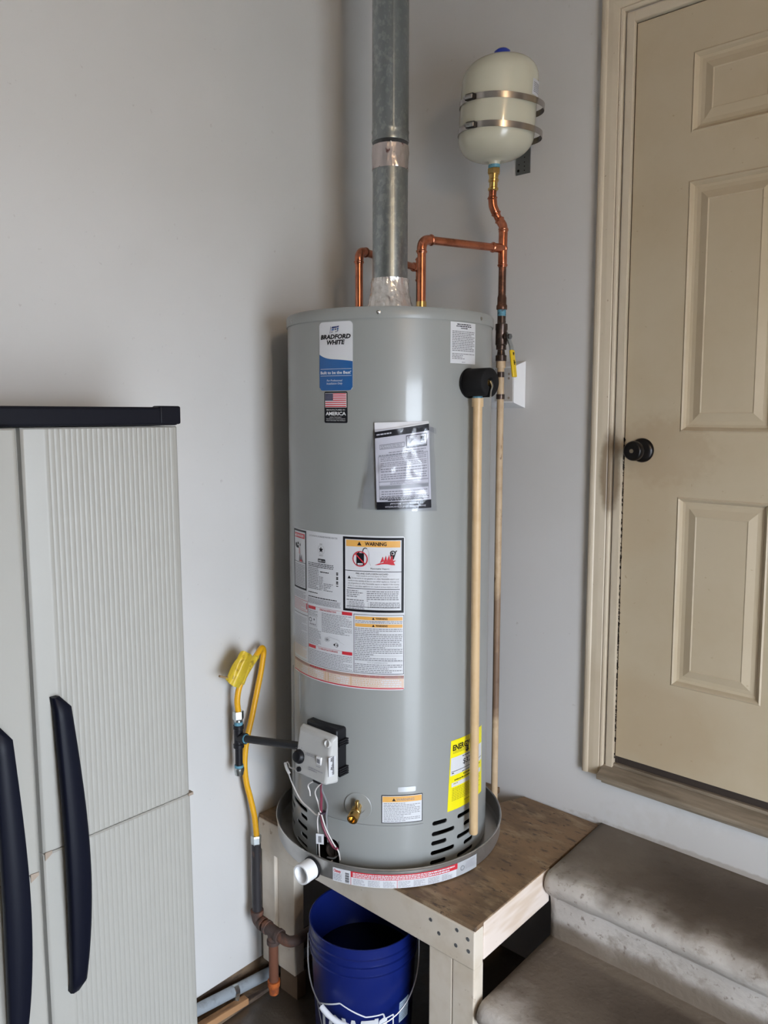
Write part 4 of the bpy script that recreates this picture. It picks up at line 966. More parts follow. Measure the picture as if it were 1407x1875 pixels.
# ================================================================== INSTRUCTION MANUAL IN BAG
mn = thing('instruction_manual', 'black and white instruction booklet hanging upside down in a clear bag on the heater', 'booklet', tuple(cylmap(TC, RJ)(A(-42), 1.565, .004)))
def pxcyl(px, py, r=RJ + .006):
    v = ray(px, py); o = EYE - Vector((TC.x, TC.y, 0)); a = v.x ** 2 + v.y ** 2; b = 2 * (o.x * v.x + o.y * v.y); c = o.x ** 2 + o.y ** 2 - r * r
    t = (-b - math.sqrt(b * b - 4 * a * c)) / (2 * a); P = EYE + v * t
    return (math.atan2(P.y - TC.y, P.x - TC.x) * RJ, P.z)
back = [pxcyl(686, 774), pxcyl(785, 771), pxcyl(690, 925), pxcyl(788, 925)]
front = [pxcyl(687, 789), pxcyl(784.5, 773), pxcyl(691, 933), pxcyl(789, 929)]
def sheet(q, h0, h1, name, mt, parent, bulge=0.0, nu=12, nv=10, rough=0.0, seed=0):
    fn = quadmap(q, base, bulge); mb = MB(); 
    for side_ in (h1, h0):
        for j_ in range(nv + 1):
            for i in range(nu + 1):
                s_, t_ = i / nu, j_ / nv
                hh = side_ + (mnoise.noise(Vector((s_ * 5, t_ * 6, seed))) * rough if rough else 0)
                mb.v.append(fn(s_, t_, hh))
    N = (nu + 1) * (nv + 1)
    for o, rev in ((0, False), (N, True)):
        for j_ in range(nv):
            for i in range(nu):
                f = [o + j_ * (nu + 1) + i, o + j_ * (nu + 1) + i + 1, o + (j_ + 1) * (nu + 1) + i + 1, o + (j_ + 1) * (nu + 1) + i]
                mb.f.append(tuple(f[::-1] if rev else f)); mb.mi.append(0)
    rim = [i for i in range(nu + 1)] + [j_ * (nu + 1) + nu for j_ in range(1, nv + 1)] + [nv * (nu + 1) + i for i in range(nu - 1, -1, -1)] + [j_ * (nu + 1) for j_ in range(nv - 1, 0, -1)]
    for i in range(len(rim)):
        a, b = rim[i], rim[(i + 1) % len(rim)]; mb.f.append((a, b, b + N, a + N)); mb.mi.append(0)
    return mb.build(name, mt, parent, smooth=40)
sheet(back, .0035, .0065, 'back_pages', 'paper', mn)
sheet(front, .0068, .0100, 'front_page', 'paper', mn, bulge=.002)
D = QDecal(quadmap(front, base, .002), ['ink', 'txt', 'paper', 'labgrey'], du=.06, h0=.0105)
D.rect(0, .905, 1, .985, 'ink', 0); D.greek(.03, .30, .955, .935, 1, 'paper', 1, seed=1, fill=.8, last=1)
D.frame(.56, .735, .95, .885, .010, 'ink', 0); D.greek(.60, .76, .87, .85, 1, 'txt', 1, seed=2); D.ring(.86, .825, .058, .010, 'labgrey', 1); D.rect(.825, .80, .895, .855, 'ink', 1)
D.poly([(.61, .85), (.75, .845), (.70, .83), (.68, .82), (.66, .81), (.64, .78), (.61, .79)], 'txt', 1); D.rect(.575, .745, .935, .762, 'labgrey', 1); D.greek(.68, .88, .762, .745, 1, 'txt', 2, seed=3)
D.frame(.08, .755, .53, .815, .007, 'txt', 0); D.greek(.10, .48, .805, .765, 2, 'labgrey', 1, seed=4, last=.8)
D.greek(.24, .93, .715, .698, 1, 'txt', 1, seed=5); D.greek(.06, .95, .69, .67, 1, 'txt', 1, seed=6)
D.frame(.05, .12, .96, .67, .006, 'txt', 0)
for q, (v1_, v0_, n_, lo_) in enumerate(((.66, .60, 3, .4), (.59, .53, 3, .5), (.52, .46, 2, .3), (.45, .37, 3, .4), (.24, .15, 3, .4))): D.greek(.09, .93, v1_, v0_, n_, 'txt', 1, seed=7 + q, fill=.34, last=lo_)
D.rect(.05, .345, .96, .352, 'txt', 1); D.greek(.25, .93, .34, .31, 2, 'txt', 1, seed=15, fill=.35); D.rect(.05, .30, .96, .303, 'txt', 1); D.rect(.05, .255, .96, .295, 'labgrey', 1)
D.greek(.06, .95, .155, .125, 2, 'ink', 2, seed=16, fill=.55); D.greek(.20, .85, .125, .108, 1, 'ink', 2, seed=17, fill=.6, last=1)
D.rect(0, .0, 1, .098, 'ink', 0)
D.qtext('Installation and Operation', .52, .042, .022, .74, 'paper', 1, flip=True, bold=.015, shear=.2)
D.qtext('Instruction Manual', .50, .080, .022, .52, 'paper', 1, flip=True, bold=.015, shear=.2)
D.done('cover_print', mn)
bagq = [pxcyl(684, 786), pxcyl(792, 782), pxcyl(664, 931), pxcyl(798, 935)]
sheet(bagq, .0125, .0128, 'plastic_bag', 'bag', mn, bulge=.004, nu=26, nv=26, rough=.0045, seed=3)
tp = [pxcyl(781, 778), pxcyl(797, 785), pxcyl(781, 786), pxcyl(797, 795)]
sheet(tp, .012, .0123, 'clear_tape', 'bag', mn, nu=3, nv=3)

# ================================================================== VENT PIPE
vp = thing('vent_pipe', 'galvanised round vent pipe rising from the top of the water heater', 'pipe', (TC.x, TC.y, ZT - .003))
RV = .0488
zf = lambda py: zfor(TC.x + .02, TC.y - .03, py)
def pipe_sec(z0, z1, r, name, mt, prof_extra=None):
    mb = MB(); c = (TC.x, TC.y, 0)
    mb.lathe(prof_extra or [(r, z0), (r, z1)], c, seg=56)
    # standing seam
    a = rad(-38.5); mb.obox((TC.x + (r + .0004) * math.cos(a), TC.y + (r + .0004) * math.sin(a), (z0 + z1) / 2), (-math.sin(a), math.cos(a), 0), (0, 0, 1), (math.cos(a), math.sin(a), 0), .0022, (z1 - z0) / 2 - .004, .0009)
    return mb.build(name, mt, vp, smooth=40)
pipe_sec(zf(512), zf(266), RV, 'lower_pipe_section', 'galv')
z1_ = zf(246)
pipe_sec(z1_, 3.249, RV + .0012, 'upper_pipe_section', 'galv', [(RV + .0012, z1_ - .012), (RV + .0026, z1_ - .006), (RV + .0012, z1_), (RV + .0012, z1_ + .012), (RV + .0026, z1_ + .016), (RV + .0012, z1_ + .020), (RV + .0012, 3.249)])
def crinkle_band(name, prof, mt, amp, fq, seed, parent=vp, seg=96, flutes=0, fl_amp=0):
    mb = MB(); mb.lathe(prof, (TC.x, TC.y, 0), seg=seg)
    o = mb.build(name, mt, parent, smooth=60)
    loc = Vector(parent.location)
    for v in o.data.vertices:
        d = Vector((v.co.x, v.co.y, 0)); r_ = d.length
        if r_ < .01: continue
        d.normalize(); ang = math.atan2(d.y, d.x)
        k_ = amp * (abs(mnoise.noise(Vector((d.x * fq, d.y * fq, v.co.z * fq * 9 + seed)))) * 2) + fl_amp * (r_ - RV) / .03 * math.sin(ang * flutes + mnoise.noise(Vector((d.x * 3, d.y * 3, seed))) * 5 + v.co.z * 30)
        v.co += d * k_
    return o
a_, b_ = zf(306), zf(262)
crinkle_band('foil_tape_band', [(RV + .0008 + .0004 * (i % 2), a_ + (b_ - a_) * i / 14) for i in range(15)], 'foil2', .0018, 5, 1)
zc = zf(508); zb = ZT - .003
pr_ = [(RV + .001, zc)] + [(RV + .001 + .030 * ((zc - z) / (zc - zb)) ** 2.2, z) for z in [zc + (zb - zc) * i / 16 for i in range(1, 17)]]
crinkle_band('foil_tape_skirt', pr_, 'foil', .0035, 6, 7, flutes=17, fl_amp=.0030)
mb = MB(); mb.lathe([(.074, zb - .0008), (.076, zb + .001), (.072, zb + .006), (.062, zb + .012)], (TC.x, TC.y, 0), seg=56); mb.build('hood_flange', 'galv', vp)
MB().lathe([(.0025, 0), (.0025, .0015), (.0012, .002), (0, .002)], (TC.x + (RV + .001) * math.cos(rad(-47)), TC.y + (RV + .001) * math.sin(rad(-47)), zf(262)), (math.cos(rad(-47)), math.sin(rad(-47)), 0), 10).build('screw', 'screw', vp)

# ================================================================== COPPER PIPES
RC = .0111
TZ = ZT - .004
# hot side: rises, turns to the wall behind the vent and drops
P0 = Vector((TC.x - .1000, TC.y - .020, TZ)); zh = zfor(P0.x, P0.y, 459)
tee_y = 1.985
teeh = on(1, tee_y, 769, 487); zh2 = teeh.z
hot = thing('hot_water_pipe', 'copper pipe at left of the vent, turning behind it to the wall', 'pipe', tuple(P0))
C1 = Vector((P0.x, P0.y, zh)); C2 = Vector((teeh.x, teeh.y, zh)); 
MB().tube([P0, P0 + Vector((0, 0, .020)), P0 + Vector((0, 0, .020))], [.0125, .0125, .0105], 20).build('brass_nipple', 'brass', hot)
cp = corner_path(P0, C1, C2, .026)
MB().tube([P0 + Vector((0, 0, .019)), cp[0]], RC, 18).build('riser', 'copper', hot)
fitting(MB(), cp, RC).build('elbow', 'copper', hot, smooth=50)
MB().tube([cp[-1], C2], RC, 18).build('branch', 'copper', hot)
dirh = (C2 - C1).normalized()
t_ = MB(); fitting(t_, [C2 - dirh * .030, C2 - dirh * .004], RC); fitting(t_, [C2 + Vector((0, 0, -.030)), C2, C2 + Vector((0, 0, .022))], RC)
t_.build('tee', 'copper', hot, smooth=50)
MB().tube([C2 + Vector((0, 0, .020)), C2 + Vector((0, 0, .12))], RC, 18)
MB().tube([C2 + Vector((0, 0, -.040)), C2 + Vector((0, 0, -.075)), C2 + Vector((0, 0, -.0751)), (C2.x, C2.y, ZS + .001)], [RC, RC, RC, RC], 18).build('dropper', 'copperdark', hot, label='tarnished dark copper drop')

# cold side: rises, elbow, runs to the tee below the expansion tank
Q0 = Vector((TC.x + .1020, TC.y + .014, TZ)); zc1 = zfor(Q0.x, Q0.y, 438)
WY = 1.990                                             # the line of pipes on the wall
vx = on(1, WY, 921, 455); VXT = vx.x
cold = thing('cold_water_pipe', 'copper and bronze pipe from heater to wall with shutoff valve below the expansion tank', 'pipe', tuple(Q0))
E1 = Vector((Q0.x, Q0.y, zc1)); T1 = Vector((VXT, WY, vx.z))
MB().tube([Q0 + Vector((0, 0, z)) for z in (0, .020, .0205, .024, .0245, .030, .031, .046)], [.0135, .0135, .0155, .0155, .0125, .0125, .0140, .0135], 20).build('brass_nipple', 'brass', cold)
cp = corner_path(Q0, E1, T1, .028)
MB().tube([Q0 + Vector((0, 0, .044)), cp[0]], RC + .0008, 18).build('riser', 'copper', cold)
fitting(MB(), cp, RC + .0006).build('elbow', 'copper', cold, smooth=50)
MB().tube([cp[-1], T1], RC, 18).build('horizontal_run', 'copper', cold)
dr_ = (T1 - E1).normalized()
zf2 = lambda py: zfor(VXT, WY, py)
t_ = MB(); fitting(t_, [T1 - dr_ * .034, T1 - dr_ * .004], RC + .0004)
tb, tt = Vector((VXT, WY, zf2(482))), Vector((VXT + .001, WY, zf2(424)))
fitting(t_, [tb, T1, tt], RC + .0004); t_.build('tee', 'copper', cold, smooth=50)
# offset up to the tank, pixels followed on the wall line
def wp(px, py, y=WY): return on(1, y, px, py)
off = [tt + Vector((0, 0, .006)), wp(921.5, 415), wp(913, 400, 1.985), wp(906.5, 385, 1.975), wp(902.5, 372, 1.968), wp(902.5, 355, 1.965), wp(903.5, 342, 1.963)]
MB().tube(smooth_path(off, 6), RC, 18).build('offset_run', 'copper', cold)
e_ = MB(); fitting(e_, smooth_path([wp(922, 420), wp(921, 413), wp(917, 406, 1.988)], 4), RC + .0002, ln=.010); e_.build('elbow', 'copper', cold, smooth=50)
e_ = MB(); fitting(e_, smooth_path([wp(907.5, 388, 1.976), wp(903.5, 378, 1.970), wp(902.3, 366, 1.967)], 4), RC + .0002, ln=.010); e_.build('elbow', 'copper', cold, smooth=50)
n0, n1 = wp(903.5, 346, 1.963), wp(905.2, 306, 1.960)
nd = (n1 - n0); nl = nd.length; ndn = nd.normalized()
MB().lathe([(.0125, 0), (.0150, .003), (.0150, .008), (.0122, .010), (.0122, .024), (.0150, .026), (.0150, .032), (.0132, .034), (.0140, .046), (.0150, .0465)], n0 - ndn * .006, ndn, 24).build('brass_adapter', 'brass', cold)
MB().hexnut(n0 + ndn * .040, ndn, .0195, .016).build('brass_nut', 'brass', cold, smooth=0)
# downwards: dark copper, adapter, blue dope, bronze ball valve, cpvc
zq = lambda py: zfor(VXT, WY, py)
VC = lambda py: Vector((VXT, WY, zq(py)))
MB().tube([VC(484), VC(552)], RC, 18).build('dropper', 'copperdark', cold, label='tarnished dark copper pipe')
MB().tube([VC(p) for p in (541, 544, 545, 557, 560, 566, 567.5)], [.0118, .0128, .0134, .0134, .0160, .0160, .0145], 20).build('adapter', 'copperdark', cold)
MB().tube([VC(567), VC(579)], .0128, 18).build('sealant_ring', 'bluedope', cold, label='blue thread sealant')
MB().tube([VC(576), VC(592)], .0125, 18).build('nipple', 'bronze', cold)
MB().lathe([(.0165, 0), (.0180, .001), (.0180, zq(593) - zq(604)), (.0168, zq(593) - zq(606)), (.0175, zq(593) - zq(631)), (.0150, zq(593) - zq(633)), (.0150, zq(593) - zq(640.5))], VC(593), (0, 0, -1), 22).build('ball_valve_body', 'bronze', cold)
MB().tube([VC(641), VC(642), VC(650), VC(651), VC(661)], [.0108, .0108, .0125, .0165, .0165], 20).build('union', 'bronze', cold)
vb_ = VC(617)
MB().lathe([(.013, 0), (.013, .020), (.008, .021), (.008, .030), (.0, .030)], vb_, (1, -.05, 0), 16).build('valve_bonnet', 'bronze', cold)
hv = vb_ + Vector((.026, 0, 0))
mb = MB(); pth = [hv + Vector((0, 0, .008)), hv + Vector((.001, 0, -.010)), hv + Vector((.010, -.002, -.028)), hv + Vector((.013, -.003, -.040))]
for i in range(3): d = pth[i + 1] - pth[i]; mb.obox((pth[i] + pth[i + 1]) / 2, d, (0, 1, 0), d.cross(Vector((0, 1, 0))), d.length / 2 + .001, .0095, .0014)
hd_ = mb.build('valve_lever', 'zinc', cold, smooth=0, label='grey metal lever with yellow grip')
MB().hexnut(hv + Vector((0, 0, 0)), (1, 0, 0), .0085, .007).build('lever_nut', 'bracket', hd_, smooth=0)
g0 = pth[-1]; g1 = hv + Vector((.026, -.006, -.120))
dgr = (g1 - g0); mb = MB(); mb.obox((g0 + g1) / 2, dgr, (0, 1, 0), dgr.cross(Vector((0, 1, 0))), dgr.length / 2, .0100, .0042)
gr_ = mb.build('lever_grip', 'ylwgrip', hd_, bevel=.003, label='yellow plastic grip with black marks')
gm = MB()
for t0, w_ in ((.12, .006), (.17, .004), (.40, .003), (.46, .007), (.52, .004)): gm.obox(g0 + dgr * t0 + Vector((.0052, -.002 + w_ * .3, 0)), dgr, (0, 1, 0), dgr.cross(Vector((0, 1, 0))), .0022, w_ / 2, .0003)
gm.build('grip_marks', 'ink', hd_, smooth=0)

# tan supply pipe below the valve
sp = thing('supply_pipe', 'aged tan plastic pipe running down the wall behind the heater through the stand', 'pipe', (VXT, WY, ZS))
S0 = Vector((VXT, WY, zq(661.5))); xb = on(1, WY + .004, 905.5, 1452).x; S1 = Vector((xb, WY + .004, .43))
def SL_(py): z = zfor(VXT, WY, py); t = (S0.z - z) / (S0.z - S1.z); return S0.lerp(S1, t)
MB().tube([SL_(661.5), SL_(674)], .0142, 20).build('collar', 'cpvcold', sp)
MB().tube([SL_(673), SL_(1100), S1], .0103, 18).build('tan_pipe', 'cpvcold', sp)
MB().tube([SL_(681), SL_(691)], .0108, 18).build('dark_ring', 'bronze', sp)
MB().tube([SL_(722), SL_(731)], .0128, 18).build('dark_ring', 'bronze', sp)

# relief discharge pipe
dp0 = on(1, tc_.y, 876, 726); D0 = tc_ + fd * .030
zd = lambda py: zfor(D0.x, D0.y, py)
xb2 = on(1, D0.y, 868.5, 1500).x
dpz0, dpz1 = zd(741), zd(1524)
dis = thing('discharge_pipe', 'straight tan plastic pipe hanging in front of the heater from black foam valve', 'pipe', (D0.x, D0.y, dpz1))
top_ = Vector((D0.x - .001, D0.y, tz - .020)); bot_ = Vector((xb2, D0.y - .002, dpz1))
def DPt(z): return top_.lerp(bot_, (top_.z - z) / (top_.z - bot_.z))
MB().tube([DPt(tz - .022), DPt(zd(733))], .0128, 18).build('sealant_ring', 'bluedope', dis, label='blue thread sealant')
MB().tube([DPt(zd(729)), DPt(zd(745))], .0148, 20).build('coupling', 'cpvc', dis)
mb = MB(); mb.tube([DPt(zd(744)), bot_ + Vector((0, 0, .002)), bot_], [.0118, .0118, .0110], 20, cap=False); mb.tube([bot_, bot_ + Vector((0, 0, .03))], [.0100, .0100], 20, cap=True); mb.build('tan_pipe', 'cpvc', dis)

# ================================================================== EXPANSION TANK
et0 = n1 + ndn * .003; ett = wp(919.5, 103, 1.945)
ax = (ett - et0); AL = ax.length; ax.normalize()
et = thing('expansion_tank', 'small cream expansion tank with blue cap strapped to the wall', 'tank', tuple(et0))
RT = .1085
rc = .062
pr_ = [(.0155, .000), (.0165, .004), (.0165, .010), (.020, .0135)]
z0_ = .008; H = AL
# dome bottom, cylinder, dome top
for i in range(1, 11):
    a = PI / 2 * i / 10; pr_.append((.020 + (RT - .020) * math.sin(a) ** .85, z0_ + .062 * (1 - math.cos(a)) + .006))
pr_.append((RT, H - .070))
for i in range(1, 11):
    a = PI / 2 * i / 10; pr_.append((RT * math.cos(a) ** .62 if i < 10 else 0, H - .070 + .064 * math.sin(a)))
MB().lathe(pr_, et0, ax, 72).build('tank_shell', 'tank', et, smooth=50)
MB().lathe([(.0168, -.006), (.0172, .001), (.0170, .003)], et0, ax, 20).build('sealant_ring', 'bluedope', et, label='blue thread sealant')
MB().lathe([(.0235, -.006), (.0240, .012), (.0225, .022), (.014, .028), (0, .029)], et0 + ax * (H - .010), ax, 28).build('valve_cap', 'bluecap', et, smooth=60, label='blue plastic valve cap')
# sticker on the right
def tmap(u, v, h):
    up_ = ax; sx = Vector((1, 0, 0)); sx = (sx - up_ * sx.dot(up_)).normalized(); sy = up_.cross(sx)
    a = u / RT; return et0 + up_ * v + (sx * math.cos(a) + sy * math.sin(a)) * (RT + h)
D = Decal(tmap, ['lab', 'txt'], du=.006); D.rrect(.000, .178, .060, .219, .003, 'lab', 0); D.greek(.006, .05, .212, .185, 6, 'txt', 1, seed=200); D.done('sticker', et, 'small white sticker on the right side')
# bracket with two steel straps
br = thing('tank_bracket', 'grey metal bracket with two steel band clamps around the expansion tank', 'bracket', (-1.29, BW - .002, 2.55))
pq = [(wp(946, 276, BW - .003)), (wp(974, 270, BW - .003)), (wp(969, 318, BW - .003)), (wp(945, 322, BW - .003))]
bx0, bx1 = pq[3].x, pq[1].x
zlo, zhi = pq[3].z, 2.72
mb = MB(); mb.box(bx0, bx1 - .004, BW - .0035, BW - .0005, zlo, zhi); mb.box(bx0 + .004, bx1 - .008, BW - .030, BW - .0036, zlo + .09, zhi - .02)
brp = mb.build('bracket_plate', 'bracket', br, smooth=0, bevel=.0006)
mb = MB()
mb.lathe([(.0040, 0), (.0040, .0008), (0, .0008)], (bx0 + .009, BW - .0036, zlo + .012), (0, -1, 0), 14)
for i, j_ in ((.030, .010), (.030, .022), (.030, .034), (.030, .048), (.011, .030)): mb.lathe([(.0017, 0), (.0017, .0006), (0, .0006)], (bx0 + i, BW - .0036, zlo + j_), (0, -1, 0), 8)
mb.build('bracket_hole', 'black', br)
def strap(h, a_s, wd=.0165, sag=.006):
    """steel band that hugs the tank and stands off it at the wall side"""
    sx = Vector((1, 0, 0)); sx = (sx - ax * sx.dot(ax)).normalized(); sy = ax.cross(sx)     # sy points away from the camera
    pts = []
    n = 72
    for i in range(n):
        a = 2 * PI * i / n
        r_ = RT + .0012
        # stand-off towards +x, +y (behind right)
        r_ += .020 * max(0, math.cos(a - rad(38))) ** 3
        pts.append((a, r_))
    mb = MB(); vs = []
    for a, r_ in pts:
        d = sx * math.cos(a) + sy * math.sin(a)
        for rr, hh in ((0, -wd / 2), (.0009, -wd / 2), (.0009, wd / 2), (0, wd / 2)):
            vs.append(et0 + ax * (h + hh + sag * (-math.cos(a - rad(-50))) * -1) + d * (r_ + rr))
    fs = [(i * 4 + q, i * 4 + (q + 1) % 4, ((i + 1) % n) * 4 + (q + 1) % 4, ((i + 1) % n) * 4 + q) for i in range(n) for q in range(4)]
    mb.add(vs, fs); so = mb.build('band_clamp', 'steel', br, smooth=40)
    d = sx * math.cos(a_s) + sy * math.sin(a_s); tq = ax.cross(d)
    c = et0 + ax * (h + sag * math.cos(a_s - rad(-50))) + d * (RT + .006)
    w_ = MB(); w_.obox(c, tq, ax, d, .015, .0085, .0055)
    w_.build('worm_housing', 'blackplastic', so, bevel=.0015)
    w_ = MB(); w_.tube([c + tq * -.016 + d * .004, c + tq * .014 + d * .004], .0058, 14)
    for q in range(5): w_.tube([c + tq * (-.010 + q * .005) + d * .004, c + tq * (-.0085 + q * .005) + d * .004], .0068, 12)
    w_.build('worm_screw', 'screw', so)
hh_ = [(wp(920, 172, 1.85), rad(-97)), (wp(917, 225, 1.85), rad(-92))]
for p, a_s in hh_: strap((p - et0).dot(ax), a_s - rad(2))

# ================================================================== WALL BOX
c0 = on(1, BW, 963.5, 661); c1 = on(1, BW, 964, 747)
yb_ = BW - .046
f0_ = on(1, yb_, 942, 671); f1_ = on(1, yb_, 943, 737)
bxo = thing('wall_box', 'tapered white plastic box, its front coloured in shade, on the wall behind the shutoff valve', 'box', (c0.x - .06, BW, (c0.z + c1.z) / 2))
zt_, zb_ = c0.z, c1.z; xr_ = c0.x; xf = f0_.x
wl = .125
mb = MB(); P = [(xr_ - wl, BW - .0005, zb_), (xr_, BW - .0005, zb_), (xr_, BW - .0005, zt_), (xr_ - wl, BW - .0005, zt_), (xr_ - wl + .018, yb_, f1_.z), (xf, yb_, f1_.z), (xf, yb_, f0_.z), (xr_ - wl + .018, yb_, f0_.z)]
mb.add(P, [(0, 1, 2, 3)]); mb.add(P, [(4, 5, 6, 7)]); mb.add(P, [(0, 4, 5, 1)]); mb.add(P, [(1, 5, 6, 2)]); mb.add(P, [(2, 6, 7, 3)]); mb.add(P, [(3, 7, 4, 0)])
mb.build('box_cover', 'boxside', bxo, smooth=0, bevel=.0015)
mb = MB(); mb.box(xf - .068, xf - .004, yb_ - .0012, yb_ - .0002, f1_.z + .004, f0_.z - .004); mb.build('shaded_face', 'box', bxo, smooth=0)  # thin sheet carrying the shaded tone of the front
for z in (f0_.z - .022, f0_.z - .035, f1_.z + .014): MB().lathe([(.004, 0), (.004, .0006), (0, .0006)], (xf - .017, yb_ - .0013, z), (0, -1, 0), 10).build('face_mark', 'latch', bxo)

# ================================================================== YELLOW GAS HOSE
gt = on(0, LW + .062, 437, 1345)                       # drip tee centre
GY, GX = gt.y, gt.x
gz = lambda py: zfor(GX, GY, py)
gp = thing('gas_pipe', 'black iron pipe with capped drip leg feeding the grey gas control', 'pipe', (GX, GY, gz(1415)))
t_ = MB(); G = lambda py: Vector((GX, GY, gz(py)))
t_.tube([G(1327), G(1327.5), G(1334), G(1335), G(1361), G(1362), G(1368), G(1368.5)], [.0140, .0152, .0152, .0128, .0128, .0152, .0152, .0140], 20)
gq = Vector((GX, GY, gz(1351))); gdst = Vector((CX0 + .006, gy - .036, .918)); gd = (gdst - gq).normalized()
t_.tube([gq, gq + gd * .020, gq + gd * .021, gq + gd * .030], [.0128, .0128, .0155, .0155], 20)
t_.build('tee', 'ironblack', gp)
MB().tube([gq + gd * .029, gq + gd * .034], .0132, 18).build('sealant_ring', 'bluedope', gp, label='blue thread sealant')
MB().tube([gq + gd * .033, gdst], .0107, 18).build('horizontal_nipple', 'ironblack', gp)
MB().tube([G(1321), G(1331)], .0125, 18).build('sealant_ring', 'bluedope', gp, label='blue thread sealant')
MB().tube([G(1368), G(1404)], .0107, 18).build('drip_leg', 'ironblack', gp)
MB().tube([G(1400), G(1405.5)], .0128, 18).build('sealant_ring', 'bluedope', gp, label='blue thread sealant')
MB().lathe([(.0130, 0), (.0148, .002), (.0148, .010), (.0132, .014), (.0122, .022), (.006, .0235), (0, .0235)], G(1404.5), (0, 0, -1), 16).build('cap', 'zinc', gp, label='galvanised cap')

hs = thing('gas_hose', 'yellow coated gas hose looped on the wall from floor riser to drip tee', 'hose', tuple(on(0, GX, 470, 1532)))
MB().tube([G(1324), G(1316)], .0118, 18).build('nipple', 'zinc', hs)
MB().hexnut(G(1317), (0, 0, 1), .0158, G(1302).z - G(1317).z).build('flare_nut', 'zinc', hs, smooth=0)
def hw(px, py, x): return on(0, x, px, py)
hp = [G(1302), hw(434.5, 1285, GX), hw(436.5, 1266, GX), hw(443, 1245, GX), hw(452, 1226, GX - .002), hw(464, 1209, GX - .006), hw(473, 1195, GX - .012), hw(479.5, 1186.5, GX - .018), hw(483, 1192, GX - .024), hw(481, 1210, GX - .026), hw(477, 1235, GX - .028),
      hw(470, 1270, GX - .030), hw(461, 1315, GX - .030), hw(453.5, 1348, GX - .030), hw(449, 1380, GX - .030), hw(448.5, 1408, GX - .028), hw(452, 1436, GX - .024), hw(459, 1463, GX - .018), hw(466, 1495, GX - .010), hw(469.5, 1526, GX - .004), hw(470, 1534, GX - .004)]
sp_ = smooth_path(hp, 10)
MB().tube(sp_, [.0083 + (.0004 if i % 2 else 0) for i in range(len(sp_))], 16).build('hose_tube', 'ylw', hs, smooth=60)
# crumpled tag taped around the hose
mb = MB()
fold = [[(462, 1200, .012), (455, 1222, .014), (447, 1243, .013), (438, 1260, .010)],
        [(454, 1195, .022), (446, 1217, .026), (437, 1238, .024), (428, 1257, .018)],
        [(447, 1192, .015), (438, 1212, .017), (429, 1233, .015), (421, 1252, .012)],
        [(441, 1193, .024), (430, 1212, .026), (419, 1232, .024), (413, 1243, .018)]]
nf = len(fold); P = []
for rrow in fold:
    sm = smooth_path([hw(px, py, GX + ox) for px, py, ox in rrow], 4); P.append(sm)
cols_ = list(zip(*P)); rows = [smooth_path(list(c), 4) for c in cols_]
nr, nc = len(rows), len(rows[0])
vs = [p + Vector((mnoise.noise(p * 60) * .004, 0, mnoise.noise(p * 45) * .002)) for r_ in rows for p in r_]; N = len(vs)
vs += [p + Vector((-.0006, 0, 0)) for p in vs]
fs = [(i * nc + j_, i * nc + j_ + 1, (i + 1) * nc + j_ + 1, (i + 1) * nc + j_) for i in range(nr - 1) for j_ in range(nc - 1)]
fs += [tuple(v + N for v in f[::-1]) for f in fs]
mb.add(vs, fs); tg = mb.build('hose_tag', 'tag', hs, smooth=60, label='crumpled yellow warning tag wrapped round the hose')
mb = MB(); mb.tube([hw(417, 1240, GX + .018), hw(410, 1240, GX + .018), hw(402, 1238, GX + .020)], [.0035, .0028, .0035], 8); mb.build('tag_tie', 'tagend', tg)
wrap = smooth_path([hw(441, 1252, GX), hw(446.5, 1238, GX), hw(454, 1224, GX - .002), hw(463, 1210, GX - .006), hw(470, 1201, GX - .010)], 5)
MB().tube(wrap, [.0102 + .0008 * mnoise.noise(p * 90) for p in wrap], 14).build('tape_wrap', 'tag', tg, smooth=60)

# ================================================================== FLOOR RISER (black iron, rusting)
ri_ = thing('gas_riser', 'dark rusty iron pipe rising against the left wall to the yellow hose', 'pipe', tuple(hw(499, 1812, LW + .085)))
RX = GX - .004
ry = on(0, RX, 470, 1600).y
rz = lambda py: zfor(RX, ry, py)
Rr = lambda py: Vector((RX, ry, rz(py)))
MB().hexnut(Rr(1545), (0, 0, 1), .0155, rz(1529) - rz(1545)).build('flare_nut', 'zinc', ri_, smooth=0)
MB().tube([Rr(1544), Rr(1670)], .0140, 18).build('riser_pipe', 'ironold', ri_)
ec = Rr(1684); hx = Vector((-1.605, ry - .002, ec.z - .004)); hd2 = (hx - ec).normalized()
cp = corner_path(Rr(1655), ec, hx, .020)
mb = MB(); pth = [cp[0] + Vector((0, 0, .012))] + cp + [cp[-1] + hd2 * .012]
mb.tube(pth, [.0195] * 2 + [.0175] * (len(pth) - 4) + [.0195] * 2, 20); mb.build('elbow', 'ironrust', ri_, smooth=50)
tpos = on(1, ry, 501, 1700); tt_ = ec + hd2 * ((tpos.x - ec.x) / hd2.x)
t_ = MB(); t_.tube([tt_ - hd2 * .033, tt_ - hd2 * .022, tt_ - hd2 * .021, tt_ + hd2 * .021, tt_ + hd2 * .022, tt_ + hd2 * .033], [.020, .020, .0175, .0175, .020, .020], 20)
t_.tube([tt_, tt_ + Vector((0, 0, -.024)), tt_ + Vector((0, 0, -.025)), tt_ + Vector((0, 0, -.036))], [.0165, .0165, .0195, .0195], 20); t_.build('tee', 'ironrust', ri_, smooth=50)
MB().tube([ec + hd2 * .015, tt_ - hd2 * .02], .0135, 18).build('nipple', 'ironrust', ri_)
MB().tube([tt_ + hd2 * .03] + corner_path(tt_, hx, hx + Vector((0, .3, 0)), .03) + [hx + Vector((0, .3, 0))], .0150, 18).build('horizontal_pipe', 'ironrust', ri_, label='rusty pipe with shade in its dark colour, running under the stand')  # rust kept darker here to paint in the shade under the stand
